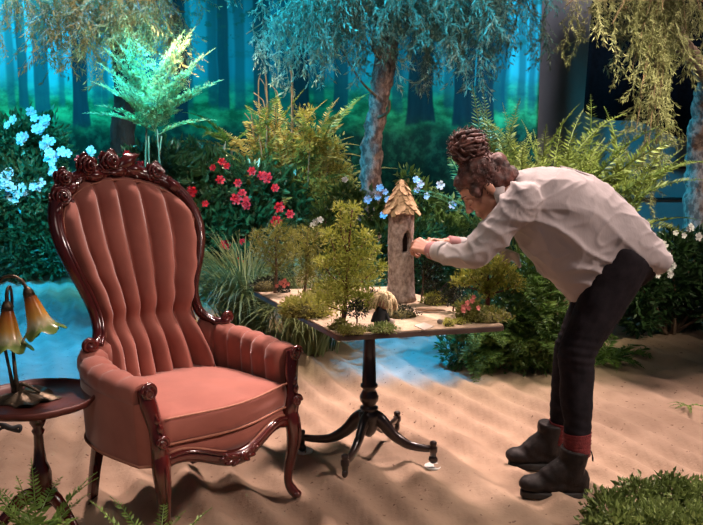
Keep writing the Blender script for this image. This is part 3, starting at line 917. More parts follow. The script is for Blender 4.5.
part('stem', stem((*lp(14, 392), 0.009), (*lp(10, 372), 0.006), (*lp(2, 335), 0.005), (*lp(-6, 300), 0.005), (*lp(0, 281), 0.005), (*lp(10, 276), 0.005), (*lp(21, 280), 0.006), (*lp(27, 289), 0.007)), 'bronze', LAMP)
part('stem', stem((*lp(18, 392), 0.010), (*lp(15, 370), 0.007), (*lp(12, 335, 2.70), 0.005), (*lp(12, 300, 2.70), 0.005), (*lp(10, 287, 2.68), 0.005), (*lp(7, 291), 0.006), (*lp(7, 303), 0.007)), 'bronze', LAMP)
part('stem', stem((*lp(20, 395), 0.010), (*lp(22, 384), 0.008), (*lp(40, 392), 0.004)), 'bronze', LAMP)
cd = MB()
stube(cd, [(*P(-6, 424, 2.44), 0.006), (*P(4, 425, 2.43), 0.007), (*P(12, 428, 2.43), 0.008), (*P(20, 426, 2.44), 0.006), (*P(19, 431, 2.44), 0.006), (*P(10, 429, 2.52), 0.006), (*P(2, 428, 2.52), 0.005), (*P(-8, 436, 2.54), 0.005)], 8, 6)
tag(part('lamp_cord', cd, 'black'), 'black lamp cord looped under the scalloped table rim', 'cord')
# ------------------------------------------------------------------ leaves, fronds, sprays, flowers
def leaf_arrays(mb, pos, tip, size, wid, rs, fold=0.25, jit=0.35):
    """diamond leaves, folded along the midrib; pos, tip: (n,3) arrays, size: (n,)"""
    n = len(pos)
    tip = tip / (np.linalg.norm(tip, axis=1, keepdims=True) + 1e-9)
    side = np.cross(tip, rs.normal(size=(n, 3)))
    side /= (np.linalg.norm(side, axis=1, keepdims=True) + 1e-9)
    nor = np.cross(tip, side)
    L = size[:, None]
    Wd = L * wid
    b = pos
    t = pos + tip * L
    mid = pos + tip * L * 0.45
    l = mid + side * Wd * 0.5 + nor * Wd * fold
    r = mid - side * Wd * 0.5 + nor * Wd * fold
    vs = np.stack([b, r, t, l], 1).reshape(-1, 3)
    k = len(mb.v)
    idx = (np.arange(n) * 4 + k)[:, None]
    mb.v += [tuple(v) for v in vs.tolist()]
    mb.f += [tuple(v) for v in np.concatenate([idx + np.array([[0, 1, 2]]), idx + np.array([[0, 2, 3]])], 0).tolist()]
    return mb

def bush_leaves(lumps, n, size, wid, seed, shell=0.55, droop=0.0, zmin=0.02, up=0.3):
    """lumps: (x, y, z, rx, ry, rz)"""
    rs = np.random.RandomState(seed)
    lumps = np.array(lumps, float)
    wts = lumps[:, 3] * lumps[:, 4] + lumps[:, 3] * lumps[:, 5]
    pick = rs.choice(len(lumps), n, p=wts / wts.sum())
    d = rs.normal(size=(n, 3)); d /= np.linalg.norm(d, axis=1, keepdims=True)
    r = (shell + (1 - shell) * rs.rand(n)) * (1 + 0.12 * rs.normal(size=n))
    q = lumps[pick]
    pos = q[:, :3] + d * q[:, 3:] * r[:, None]
    keep = pos[:, 2] > zmin
    pos, d = pos[keep], d[keep]
    m = len(pos)
    tip = d + 0.55 * rs.normal(size=(m, 3)) + np.array([0, 0, up - droop])
    mb = MB()
    return leaf_arrays(mb, pos, tip, size * (0.6 + 0.8 * rs.rand(m)), wid, rs)

def frond_mesh(name, m, L, Wd, pairs=22, curl=0.9, pw=0.2, bi=False, seed=0, sway=0.1):
    """frond rising from the origin along +z, arching towards +y; pinnae to both sides"""
    rs = np.random.RandomState(seed)
    mb = MB()
    pts, a = [np.array((0.0, 0.0, 0.0))], 0.0
    nseg = 16
    for i in range(nseg):
        a = curl * ((i + 0.5) / nseg) ** 1.3
        pts.append(pts[-1] + np.array((sway * math.sin(i * 0.3) * 0.2, math.sin(a), math.cos(a))) * L / nseg)
    pts = np.array(pts)
    mb.tube(pts, [0.006 * L / 0.7 * (1 - 0.8 * i / nseg) + 0.0006 for i in range(nseg + 1)], 4, caps=False)
    def at(t):
        f = t * nseg; i = min(nseg - 1, int(f)); u = f - i
        d = pts[i + 1] - pts[i]
        return pts[i] * (1 - u) + pts[i + 1] * u, d / np.linalg.norm(d)
    pos, tip, sz = [], [], []
    for k in range(pairs):
        t = 0.14 + 0.85 * k / (pairs - 1)
        p, d = at(t)
        env = math.sin(PI * min(1, 0.16 + 0.84 * t ** 0.8)) ** 0.7
        ln = Wd * 0.5 * max(0.10, env)
        for s in (-1, 1):
            nor = np.cross(d, (1, 0, 0))
            tp = np.array((s, 0, 0)) * 0.86 + d * 0.45 + nor * rs.uniform(-0.28, 0.05) + rs.normal(size=3) * 0.05
            tp /= np.linalg.norm(tp)
            if not bi:
                pos.append(p); tip.append(tp); sz.append(ln * rs.uniform(0.85, 1.1))
            else:
                nn = max(3, int(ln / (0.022 * L / 0.8)))
                for j in range(nn):
                    tt = (j + 0.5) / nn
                    pp = p + tp * ln * tt - nor * 0.0 - np.array((0, 0, 0.12 * ln * tt * tt))
                    l2 = ln * 0.30 * math.sin(PI * (0.2 + 0.75 * tt))
                    sd = np.cross(tp, nor); sd /= np.linalg.norm(sd)
                    for s2 in (-1, 1):
                        pos.append(pp); tip.append(sd * s2 + tp * 0.7 + rs.normal(size=3) * 0.1); sz.append(l2)
                pos.append(p + tp * ln * 0.9); tip.append(tp); sz.append(ln * 0.16)
    leaf_arrays(mb, np.array(pos), np.array(tip), np.array(sz), pw if not bi else 0.42, rs, 0.1)
    return mesh(name, mb, m, False)

def spray_mesh(name, m, L, Wd, seed, leaf=0.05, lw=0.2, twigs=9, per=8):
    """weeping spray hanging from the origin along -z"""
    rs = np.random.RandomState(seed)
    mb = MB()
    path = [np.array((0.0, 0.0, 0.0))]
    d = np.array((rs.uniform(-0.3, 0.3), rs.uniform(-0.3, 0.3), -1.0))
    for i in range(8):
        d = d + rs.normal(size=3) * 0.10; d[2] = -1
        path.append(path[-1] + d / np.linalg.norm(d) * L / 8)
    path = np.array(path)
    mb.tube(path, [0.004 * (1 - 0.8 * i / 8) for i in range(9)], 4, caps=False)
    pos, tip, sz = [], [], []
    def leafline(a, b, n, scale):
        ax = (b - a) / np.linalg.norm(b - a)
        for j in range(n):
            p = a + (b - a) * (j + rs.rand()) / n
            r_ = rs.normal(size=3); r_ -= ax * r_.dot(ax); r_ /= np.linalg.norm(r_)
            pos.append(p); tip.append(r_ * 0.75 + ax * 0.75 + np.array((0, 0, -0.25))); sz.append(leaf * scale * rs.uniform(0.6, 1.2))
    for i in range(8):
        leafline(path[i], path[i + 1], 5, 0.8)
    for k in range(twigs):
        t = (k + 0.4) / twigs
        i = min(7, int(t * 8))
        a = path[i] + (path[i + 1] - path[i]) * (t * 8 - i)
        ang = rs.uniform(0, 2 * PI)
        ln = Wd * (0.5 + 0.6 * math.sin(PI * t)) * rs.uniform(0.6, 1.1) * 0.7
        b = a + np.array((math.cos(ang) * 0.75, math.sin(ang) * 0.75, -0.75)) * ln
        mb.tube([a, (a + b) / 2 + np.array((0, 0, 0.1 * ln)), b], [0.002, 0.0015, 0.001], 3, caps=False)
        leafline(a, b, per, 1.0)
    leaf_arrays(mb, np.array(pos), np.array(tip), np.array(sz), lw, rs, 0.15)
    return mesh(name, mb, m, False)

def flower_mesh(name, m, r, layers=2, n=5):
    mb = MB()
    for l in range(layers):
        for k in range(n):
            a = 2 * PI * (k + 0.5 * l) / n
            rr = r * (1 - 0.33 * l)
            lift = 0.25 + 0.45 * l
            w = PI / n * 1.05
            mid, tipr = rr * 0.62, rr
            c = lambda ra, aa, h: (ra * math.cos(aa), ra * math.sin(aa), h)
            vs = [(0, 0, 0), c(mid, a - w, rr * lift * 0.75), c(tipr, a - w * 0.45, rr * lift), c(tipr * 1.02, a + w * 0.45, rr * lift), c(mid, a + w, rr * lift * 0.75), c(mid, a, rr * lift * 0.45)]
            mb.add(vs, [(0, 1, 5), (1, 2, 5), (2, 3, 5), (3, 4, 5), (4, 0, 5)])
    mb.ball((0, 0, r * 0.22), (r * 0.2, r * 0.2, r * 0.25), 6, 4)
    return mesh(name, mb, m, False)

def stems(base, tops, r=0.012):
    mb = MB()
    for t in tops:
        t = Vector(t); b = Vector(base) + Vector((RND.uniform(-1, 1), RND.uniform(-1, 1), 0)) * 0.03
        m_ = (b + t) / 2 + Vector((RND.uniform(-1, 1), RND.uniform(-1, 1), 0.4)) * 0.06 * (t - b).length
        stube(mb, [(*b, r), (*m_, r * 0.75), (*t, r * 0.35)], 6, 4)
    return mb

def flowers_on(parent, me, name, spots, base, jitter=0.3, scl=(0.8, 1.2)):
    """spots: world points; every bloom turned roughly towards the open front"""
    for p in spots:
        q = Vector(p) - Vector(base)
        d = Vector((RND.uniform(-jitter, jitter) * 2, -1, RND.uniform(-0.1, 0.7)))
        link(name, me, parent, q, d.to_track_quat('Z', 'Y').to_euler(), RND.uniform(*scl))

# ------------------------------------------------------------------ miniature scenery on the table
TW = P(400.5, 296, 3.46); TW.z = TZ
TOW = thing('birch_tower', 'miniature birch-log tower with a shingled cone roof and dark doorway', 'model tower', TW)
TR, TH = 0.056, 0.385
log = MB()
rg = []
for i in range(15):
    z = TH * i / 14
    flare = 1 + 0.22 * math.exp(-z / 0.03)
    rg.append([((TR * (1 - 0.06 * i / 14) * flare + 0.002 * math.sin(5 * a + z * 20) + 0.0015 * math.sin(11 * a + 40 * z)) * math.cos(a), (TR * (1 - 0.06 * i / 14) * flare + 0.002 * math.sin(5 * a + z * 20)) * math.sin(a), z) for a in np.linspace(0, 2 * PI, 40, endpoint=False)])
log.loft(rg)
lo = part('log_body', log, 'birch', TOW)
DA = R(-62)                               # direction the doorway faces
cut = MB()
prof = [(-0.021, 0.215), (0.021, 0.215), (0.021, 0.27), (0.014, 0.295), (0.0, 0.312), (-0.014, 0.295), (-0.021, 0.27)]
ex, ey = Vector((-math.sin(DA), math.cos(DA), 0)), Vector((math.cos(DA), math.sin(DA), 0))
cut.loft([[ex * a + ey * 0.012 + Vector((0, 0, z)) for a, z in prof], [ex * a + ey * 0.12 + Vector((0, 0, z)) for a, z in prof]])
co = part('cut', cut, 'dark_in', TOW, False)
bo = lo.modifiers.new('door', 'BOOLEAN'); bo.operation = 'DIFFERENCE'; bo.object = co; bo.solver = 'EXACT'
dg = bpy.context.evaluated_depsgraph_get(); dg.update()
nm = bpy.data.meshes.new_from_object(lo.evaluated_get(dg))
lo.modifiers.clear(); lo.data = nm
bpy.data.objects.remove(co)
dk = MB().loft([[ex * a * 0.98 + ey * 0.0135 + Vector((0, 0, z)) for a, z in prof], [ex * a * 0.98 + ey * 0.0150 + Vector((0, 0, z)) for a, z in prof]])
part('doorway_back', dk, 'dark_in', TOW, False)  # dark plate: the shade inside the hole is put into its colour
part('roof_core', MB().lathe([(0.010, TH - 0.004), (0.050, TH - 0.002), (0.052, TH + 0.004), (0.006, TH + 0.130), (0.002, TH + 0.134)], 24), 'shingle', TOW)
sh = MB()
sh.loft([[(-0.010, -0.003, 0.0), (0.010, -0.003, 0.0), (0.010, 0.0, 0.0), (-0.010, 0.0, 0.0)],
         [(-0.013, -0.005, -0.022), (0.013, -0.005, -0.022), (0.013, -0.002, -0.022), (-0.013, -0.002, -0.022)],
         [(-0.006, -0.006, -0.036), (0.006, -0.006, -0.036), (0.006, -0.003, -0.036), (-0.006, -0.003, -0.036)]])
shm = mesh('shingle', sh, 'shingle', False)
for row in range(7):
    t = row / 6
    z = TH + 0.022 + 0.108 * t
    rr = 0.047 * (1 - t) + 0.006
    n = max(4, int(2 * PI * (rr + 0.006) / 0.017))
    for k in range(n):
        a = 2 * PI * (k + 0.5 * (row % 2)) / n + RND.uniform(-0.06, 0.06)
        s = RND.uniform(0.85, 1.2) * (1 - 0.25 * t)
        link('shingle', shm, TOW, (rr * math.cos(a), rr * math.sin(a), z), (R(RND.uniform(-44, -26)), R(RND.uniform(-14, 14)), a + PI / 2), s * 1.12)

def mini_tree(name, label, base, top_px, lumps_px, leafm, n, size, trunk='twig', group=None, tr=0.006, wid=0.35):
    """base: world point on the table; lumps_px: (px, py, radius px) of the crown in the photograph"""
    t = thing(name, label, 'model tree', base, 0, group)
    Yb = base.y
    L = []
    for px, py, rp in lumps_px:
        r = rp * Yb / F
        c = P(px, py, Yb + RND.uniform(-0.4, 0.4) * r) - base
        L.append((c.x, c.y, c.z, r, r * 0.9, r))
    top = P(top_px[0], top_px[1], Yb) - base
    mb = MB()
    stube(mb, [(0, 0, 0, tr * 1.3), (top.x * 0.3 + 0.004, 0.003, top.z * 0.35, tr), (top.x * 0.7, 0, top.z * 0.7, tr * 0.6), (top.x, 0, top.z * 0.96, tr * 0.2)], 8, 5)
    for q in L:
        z0 = max(0.02, q[2] * 0.6)
        mb.tube([(top.x * z0 / max(top.z, 0.01), 0, z0), ((q[0]) * 0.6, q[1] * 0.6, (z0 + q[2]) / 2), (q[0], q[1], q[2])], [tr * 0.5, tr * 0.35, tr * 0.2], 5)
    part('trunk', mb, trunk, t)
    fo = part('foliage', bush_leaves(L, n, size, wid, RND.randint(0, 9999), 0.25, zmin=0.015), leafm, t, False)
    fo['kind'] = 'stuff'
    return t
def TP(px, py):
    return G(px, py, TZ)
mini_tree('model_tree', 'tallest feathery yellow-green model tree on the table, reddish stem', TP(343, 326), (352, 205),
          [(345, 294, 20), (328, 284, 12), (364, 280, 15), (348, 268, 15), (334, 258, 12), (362, 258, 13), (346, 244, 13), (330, 236, 9), (366, 238, 10), (346, 224, 11), (353, 210, 9), (364, 300, 12), (378, 268, 9), (322, 302, 11), (340, 208, 6), (376, 250, 6), (322, 262, 8)], 'L_mini', 6200, 0.0145, 'twig_red', tr=0.007)
mini_tree('model_tree', 'olive model tree with dark stem between mossy mounds', TP(304, 301), (308, 225), [(306, 275, 13), (312, 262, 15), (300, 255, 11), (310, 243, 13), (318, 232, 8), (304, 233, 8)], 'L_mini_olive', 1900, 0.014, tr=0.005)
mini_tree('model_tree', 'spreading olive model tree on the table corner by the tall grass', TP(275, 293), (276, 226), [(276, 262, 12), (262, 250, 12), (290, 252, 13), (276, 240, 15), (258, 236, 8), (292, 236, 10), (280, 228, 8)], 'L_mini_olive', 2100, 0.0155, tr=0.006)
mini_tree('model_tree', 'very small dark model tree beside the reddish stem', TP(356, 329), (356, 306), [(352, 312, 8), (361, 311, 8), (356, 306, 7)], 'L_mini_dark', 500, 0.012, tr=0.003)
mini_tree('model_tree', 'broad olive model tree with a red trunk under her sleeve', TP(487, 313), (488, 256), [(487, 278, 16), (470, 276, 11), (505, 276, 13), (478, 265, 11), (498, 266, 11), (458, 281, 7), (518, 284, 8), (488, 290, 9)], 'L_mini', 2300, 0.018, 'twig_red', tr=0.008)
mini_tree('model_tree', 'dark slender model tree standing close to the birch tower', TP(421, 303), (424, 262), [(427, 272, 8), (432, 284, 10), (422, 264, 6), (434, 268, 7)], 'L_mini_dark', 700, 0.014, tr=0.004)
mini_tree('model_tree', 'round black-green model tree near the pink blossoms', TP(453, 311), (453, 288), [(453, 294, 10), (448, 298, 7), (459, 297, 7)], 'L_mini_dark', 700, 0.012, tr=0.003)

def moss(label, px, py, wpx, hpx, leafm, n, size, name='moss_clump', cat='moss', deep=0.8, wid=0.4):
    base = TP(px, py)
    s = base.y / F
    rx, rz = wpx * s / 2, hpx * s * 0.8
    t = thing(name, label, cat, base, 0, 'moss and scrub on the table')
    mb = MB()
    g = []
    for i in range(7):
        th = PI / 2 * i / 6
        g.append([(rx * 0.8 * math.cos(th) * math.cos(a) * (1 + 0.1 * math.sin(3 * a + px)), rx * 0.8 * deep * math.cos(th) * math.sin(a), 0.0005 + rz * 0.75 * math.sin(th)) for a in np.linspace(0, 2 * PI, 18, endpoint=False)])
    mb.loft(g)
    part('mound', mb, 'moss', t)
    lm = [(0, 0, rz * 0.25, rx, rx * deep, rz * 0.8)] + [(rx * RND.uniform(-0.6, 0.6), rx * deep * RND.uniform(-0.5, 0.5), rz * RND.uniform(0.3, 0.7), rx * 0.4, rx * 0.4, rz * 0.45) for _ in range(4)]
    fo = part('foliage', bush_leaves(lm, n, size, wid, RND.randint(0, 9999), 0.7, zmin=0.003), leafm, t, False)
    fo['kind'] = 'stuff'
    return t
moss('wide feathery olive moss mound between the model trees', 308, 315, 56, 26, 'L_mini_olive', 1900, 0.018)
moss('dark moss clump on the table corner above the grass', 266, 290, 34, 16, 'L_mini_dark', 700, 0.014)
moss('olive moss clump behind the slender dark-stemmed model tree', 330, 298, 44, 18, 'L_mini_olive', 1100, 0.017)
moss('grey-green moss strip along the table edge', 352, 333, 30, 10, 'L_mini_olive', 800, 0.010)
moss('dark green moss in front of the blond figurine', 382, 331, 34, 9, 'L_front', 800, 0.010)
moss('black-green moss round the foot of the birch tower', 398, 316, 44, 12, 'L_mini_dark', 900, 0.011)
moss('yellow-green moss clump behind the driftwood', 434, 304, 26, 14, 'L_mini', 600, 0.012)
moss('small lime moss ball beside the paper card', 449, 326, 12, 9, 'L_mini', 400, 0.008)
moss('second lime moss ball towards the pink blossoms', 461, 324, 12, 7, 'L_mini', 350, 0.008)
moss('olive moss bank under the broad red-trunked model tree', 484, 320, 52, 16, 'L_mini_olive', 1500, 0.014)
moss('dark moss clump behind the blond figurine', 374, 306, 26, 18, 'L_mini_dark', 700, 0.012)
moss('low olive moss clump at the reddish tree stem', 338, 329, 22, 12, 'L_mini_olive', 500, 0.011)

fm_pink = flower_mesh('pink_blossom', 'F_pink', 0.011)
FB = TP(466, 322)
fb = thing('blossom_bush', 'tiny bush with coral pink blossoms on the table', 'model bush', FB)
fo = part('foliage', bush_leaves([(0, 0, 0.04, 0.05, 0.04, 0.045), (0.02, 0, 0.07, 0.03, 0.03, 0.03)], 700, 0.014, 0.45, 31, 0.4, zmin=0.004), 'L_mini_olive', fb, False); fo['kind'] = 'stuff'
part('stem', stems((0, 0, 0), [(-0.02, 0, 0.05), (0.02, 0, 0.08), (0.0, 0.01, 0.06)], 0.003), 'twig', fb)
flowers_on(fb, fm_pink, 'blossom', [P(px, py, FB.y - 0.035) for px, py in ((464, 307), (467, 303), (472, 301), (469, 308), (478, 308), (463, 311), (474, 297))], FB)
PB = TP(283, 292)
pb = thing('blossom_tuft', 'tuft of salmon blossoms on dark moss between the olive model trees', 'model bush', PB)
fo = part('foliage', bush_leaves([(0, 0, 0.016, 0.035, 0.03, 0.022)], 350, 0.012, 0.45, 33, 0.4, zmin=0.003), 'L_mini_dark', pb, False); fo['kind'] = 'stuff'
flowers_on(pb, fm_pink, 'blossom', [P(px, py, PB.y - 0.03) for px, py in ((277, 286), (281, 283), (284, 286), (288, 284), (285, 281))], PB)

# small figurine with a mop of blond hair
FG = TP(381, 326)
fg = thing('figurine', 'small dark figurine with a mop of long blond hair', 'figurine', FG)
s_ = FG.y / F
mb = MB()
mb.capsule((-0.004, 0, 0.020), 0.022, (0.0, 0, 0.060), 0.020)
mb.capsule((-0.020, -0.012, 0.008), 0.009, (-0.012, -0.005, 0.030), 0.010)
mb.capsule((0.012, -0.014, 0.008), 0.009, (0.008, -0.005, 0.030), 0.010)
mb.capsule((-0.022, -0.008, 0.050), 0.007, (-0.034, -0.012, 0.022), 0.006)
mb.capsule((0.020, -0.008, 0.050), 0.007, (0.028, -0.016, 0.026), 0.006)
part('body', remeshed(mb, 0.003, 3), 'black', fg)
part('head', MB().ball((0.012, -0.006, 0.088), (0.022, 0.022, 0.024), 14, 10), 'skin', fg)
hb = MB()
for k in range(230):
    th, a = RND.uniform(0, 1.5), RND.uniform(0, 2 * PI)
    d = Vector((math.sin(th) * math.cos(a), math.sin(th) * math.sin(a), math.cos(th)))
    if d.y < -0.55 and d.x < 0.2: continue
    p = Vector((0.012, -0.006, 0.090)) + d * 0.026
    q = p + d * 0.016 + Vector((-0.002, 0, 0.002))
    e = q + Vector((d.x * 0.014 - 0.010, d.y * 0.012, -RND.uniform(0.02, 0.055)))
    hb.tube([tuple(v[:3]) for v in spath([p, q, (q + e) / 2 + Vector((d.x, d.y, 0)) * 0.006, e], 3)], [0.0030] * 9 + [0.001], 4, caps=False)
part('hair', hb, 'blond', fg)
# flat card, driftwood and pebbles
cp = [G(414, 326, TZ), G(424, 330.5, TZ), G(434, 327, TZ), G(424, 323, TZ)]
cc = sum(cp, Vector()) / 4
cd = part('paper_card', MB().prism([((p - cc).x, (p - cc).y) for p in cp], 0.0005, 0.003), 'paper', None, False)
cd.location = cc
tag(cd, 'small blank pale paper card lying at the table edge', 'card')
dw = MB()
b = TP(430, 312)
stube(dw, [(-0.06, 0.005, 0.009, 0.004), (-0.035, 0, 0.013, 0.011), (0.0, -0.004, 0.012, 0.011), (0.035, 0.0, 0.009, 0.007), (0.062, 0.004, 0.006, 0.003)], 10, 5, flat=(0.8, 1.2))
d_ = part('driftwood', dw, 'driftwood')
d_.location = b
tag(d_, 'pale piece of driftwood lying beside the birch tower', 'driftwood')
for px, py, r, lab in ((391, 325, 0.016, 'pale rounded pebble beside the blond figurine'), (440, 324, 0.012, 'dark pebble next to the small lime moss ball'), (508, 318, 0.014, 'grey pebble at the mossy table end')):
    b = TP(px, py)
    mb = MB().ball((0, 0, r * 0.8), (r, r * 0.8, r * 0.8), 12, 8)
    mb.v = [tuple(Vector(v) * (1 + 0.15 * mnoise.noise(Vector(v) * 60))) for v in mb.v]
    o = part('pebble', mb, 'paper' if 'pale' in lab else 'stone')
    o.location = b
    tag(o, lab, 'pebble', 'pebbles on the table')
# ------------------------------------------------------------------ the person, bending to the tower
PB0 = Vector((0.80, 3.15, 0))
PER = thing('person', 'person in a loose pale shirt and black jeans bending to the tower', 'person', PB0)
S1, E1, W1 = P(522, 202, 3.02), P(472, 257, 3.03), P(430, 250, 3.27)
S2, E2, W2 = P(512, 196, 3.36), P(480, 252, 3.50), P(446, 243, 3.47)
HN, HF = P(622, 262, 3.09), P(614, 262, 3.27)
KN, KF = P(577, 352, 3.03), P(571, 350, 3.28)
AN, AF = P(577, 446, 3.01), P(561, 434, 3.29)
EAR = P(488, 189, 3.18)
fa = R(43)
hF = Vector((-math.cos(fa), 0.06, -math.sin(fa))).normalized()
hR = hF.cross(Vector((0, 0, 1))).normalized()       # towards the far side
hU = hR.cross(hF).normalized()
def hp(f, u, r=0.0):
    return EAR + hF * f + hU * u + hR * r
hrot = Matrix((hF, hR, hU)).transposed()
mb = MB()
# skull, face, jaw, nose, brow, lips, ears
mb.ball(hp(0.000, 0.045), (0.094, 0.072, 0.085), 20, 14, hrot)
mb.ball(hp(0.040, -0.005), (0.056, 0.056, 0.078), 18, 12, hrot)
mb.capsule(hp(0.076, -0.076), 0.020, hp(0.015, -0.045, 0.035), 0.022)
mb.capsule(hp(0.076, -0.076), 0.020, hp(0.015, -0.045, -0.035), 0.022)
mb.capsule(hp(0.090, 0.022), 0.009, hp(0.114, -0.016), 0.010)
mb.ball(hp(0.104, -0.020, 0.011), 0.008, 10, 6); mb.ball(hp(0.104, -0.020, -0.011), 0.008, 10, 6)
mb.capsule(hp(0.083, 0.034, -0.035), 0.011, hp(0.090, 0.036, 0.0), 0.011)
mb.capsule(hp(0.083, 0.034, 0.035), 0.011, hp(0.090, 0.036, 0.0), 0.011)
mb.capsule(hp(0.094, -0.042, -0.018), 0.007, hp(0.094, -0.042, 0.018), 0.007)
mb.capsule(hp(0.092, -0.053, -0.016), 0.0075, hp(0.092, -0.053, 0.016), 0.0075)
mb.ball(hp(0.055, -0.005, -0.040), (0.022, 0.016, 0.022), 10, 8, hrot)
mb.ball(hp(0.055, -0.005, 0.040), (0.022, 0.016, 0.022), 10, 8, hrot)
for s in (-1, 1):
    mb.ball(hp(-0.008, 0.008, s * 0.074), (0.017, 0.008, 0.030), 12, 8, hrot)
    mb.ball(hp(-0.004, -0.016, s * 0.071), (0.010, 0.008, 0.012), 10, 6, hrot)
NK = P(507, 196, 3.19)
mb.capsule(hp(-0.012, -0.015), 0.050, NK, 0.056)
# trunk, hips and legs (inside the clothes)
PE = P(622, 250, 3.18)
mb.capsule(P(530, 205, 3.19), 0.100, P(580, 222, 3.19), 0.098)
mb.capsule(P(580, 222, 3.19), 0.098, PE, 0.095)
for S, E_, W_ in ((S1, E1, W1), (S2, E2, W2)):
    mb.capsule(NK, 0.05, S, 0.048)
    mb.capsule(S, 0.046, E_, 0.034)
    mb.capsule(E_, 0.034, W_, 0.023)
for H, K, A in ((HN, KN, AN), (HF, KF, AF)):
    mb.capsule(PE, 0.08, H, 0.078)
    mb.capsule(H, 0.076, K, 0.048)
    mb.capsule(K, 0.048, A.lerp(K, 0.6), 0.047)
    mb.capsule(A.lerp(K, 0.6), 0.047, A, 0.030)
# hands: palm plus five bent fingers
def hand(Wr, fwd, up, side, thumb, curl, spread=0.017, sc_=1.0):
    """fwd: along the palm, up: back of the hand, side: towards the index finger"""
    fwd, up, side = Vector(fwd).normalized(), Vector(up).normalized(), Vector(side).normalized()
    pc = Wr + fwd * 0.045
    for k in range(4):
        q = (k - 1.5) * -spread
        kn = Wr + fwd * (0.082 - 0.005 * abs(k - 1)) + side * q
        mb.capsule(Wr + side * q * 0.55 + fwd * 0.005, 0.0145, kn, 0.0105, 10)
        ln = (0.040, 0.045, 0.042, 0.033)[k] * sc_
        d, p = fwd.copy(), kn
        for j in range(3):
            a = curl[j] + 0.05 * k
            d = (d * math.cos(a) - up * math.sin(a)).normalized()
            up_ = None
            nx_ = p + d * ln * (1, 0.72, 0.55)[j]
            mb.capsule(p, 0.0090 - 0.0006 * j, nx_, 0.0084 - 0.0006 * j, 10)
            # rotate the frame with the finger
            up = (up - d * up.dot(d)).normalized()
            p = nx_
        up = Vector(hand.u0)
        fwd = Vector(hand.f0)
    t0 = Wr + fwd * 0.022 + side * 0.026
    d = Vector(thumb).normalized()
    t1 = t0 + d * 0.038
    t2 = t1 + (d * 0.75 + fwd * 0.6 - up * 0.2).normalized() * 0.030
    mb.capsule(Wr + fwd * 0.008 + side * 0.012, 0.014, t0, 0.0125, 10)
    mb.capsule(t0, 0.0120, t1, 0.0100, 10)
    mb.capsule(t1, 0.0100, t2, 0.0085, 10)
def do_hand(Wr, tgt, up, thumb_side, curl, sc_=1.0):
    f = (Vector(tgt) - Wr).normalized()
    u = Vector(up); u = (u - f * u.dot(f)).normalized()
    s = f.cross(u).normalized()
    if s.dot(Vector(thumb_side)) < 0: s = -s
    hand.u0, hand.f0 = tuple(u), tuple(f)
    hand(Wr, f, u, s, (f * 0.55 + s * 0.6 - u * 0.5), curl, sc_=sc_)
do_hand(W1, P(409, 241, 3.35), (0.0, -0.85, 0.5), (0, 0.3, 1), (0.65, 1.0, 0.7))
do_hand(W2, P(428, 241, 3.45), (0.1, 0.3, 0.95), (0, -1, 0.2), (0.35, 0.4, 0.3))
part('body', rel(remeshed(mb, 0.0042, 3), PB0), 'skin', PER)
# eye, brow and lash on each side
for s in (-1, 1):
    ey = MB().ball(hp(0.080, 0.010, s * 0.031), 0.0125, 12, 8)
    e_ = part('eyelid', rel(ey, PB0), 'skin', PER)
    part('lashes', rel(MB().tube([hp(0.092, 0.004, s * 0.022), hp(0.0935, 0.002, s * 0.031), hp(0.088, 0.003, s * 0.042)], 0.0018, 6), PB0), 'hair', e_)
    part('eyebrow', rel(MB().tube([hp(0.098, 0.036, s * 0.012), hp(0.095, 0.043, s * 0.028), hp(0.080, 0.040, s * 0.046)], [0.003, 0.0035, 0.0015], 6), PB0), 'hair', PER)

# hair: swept-back cap, bun and curls
mb = MB()
mb.ball(hp(-0.018, 0.062), (0.094, 0.084, 0.084), 20, 14, hrot)
mb.ball(hp(-0.050, 0.020), (0.070, 0.076, 0.066), 18, 12, hrot)
mb.ball(hp(-0.075, -0.010), (0.055, 0.060, 0.055), 14, 10, hrot)
mb.ball(hp(-0.085, 0.045), (0.045, 0.065, 0.055), 14, 10, hrot)
mb.ball(hp(0.045, 0.085), (0.046, 0.062, 0.036), 14, 10, hrot)
mb.ball(hp(0.035, 0.040, -0.060), (0.026, 0.018, 0.035), 12, 8, hrot)
mb.ball(hp(0.035, 0.040, 0.060), (0.026, 0.018, 0.035), 12, 8, hrot)
hm = remeshed(mb, 0.006, 2)
hm.v = [tuple(Vector(v) + n * (0.012 * mnoise.noise(Vector(v) * 24) + 0.006 * mnoise.noise(Vector(v) * 42) + 0.004 * mnoise.noise(Vector(v) * 95))) for v, n in zip(hm.v, hm.n)]
HA = part('hair', rel(hm, PB0), 'hair', PER)
BUN = P(468, 147, 3.19)
mb = MB()
mb.ball(BUN, (0.058, 0.062, 0.052), 18, 12)
mb.capsule(BUN, 0.045, hp(-0.02, 0.10), 0.05)
for k in range(46):                       # coils of the bun
    a0, tl = RND.uniform(0, 2 * PI), RND.uniform(-1.2, 1.2)
    ax = Vector((math.cos(tl) * 0.3, math.sin(a0) * 0.6, math.cos(a0))).normalized()
    u_ = ax.orthogonal().normalized(); v_ = ax.cross(u_)
    off = ax * RND.uniform(-0.035, 0.035)
    rr = math.sqrt(max(0.0003, 0.062 ** 2 - off.length ** 2)) * RND.uniform(0.95, 1.12)
    ln = RND.uniform(1.2, 3.2)
    mb.tube([BUN + off + (u_ * math.cos(a0 + ln * i / 9) + v_ * math.sin(a0 + ln * i / 9)) * rr * (1 + 0.10 * math.sin(i * 1.7 + k)) for i in range(10)], [0.003] + [RND.uniform(0.004, 0.009)] * 8 + [0.002], 6)
part('bun', rel(mb, PB0), 'hair', HA)
mb = MB()
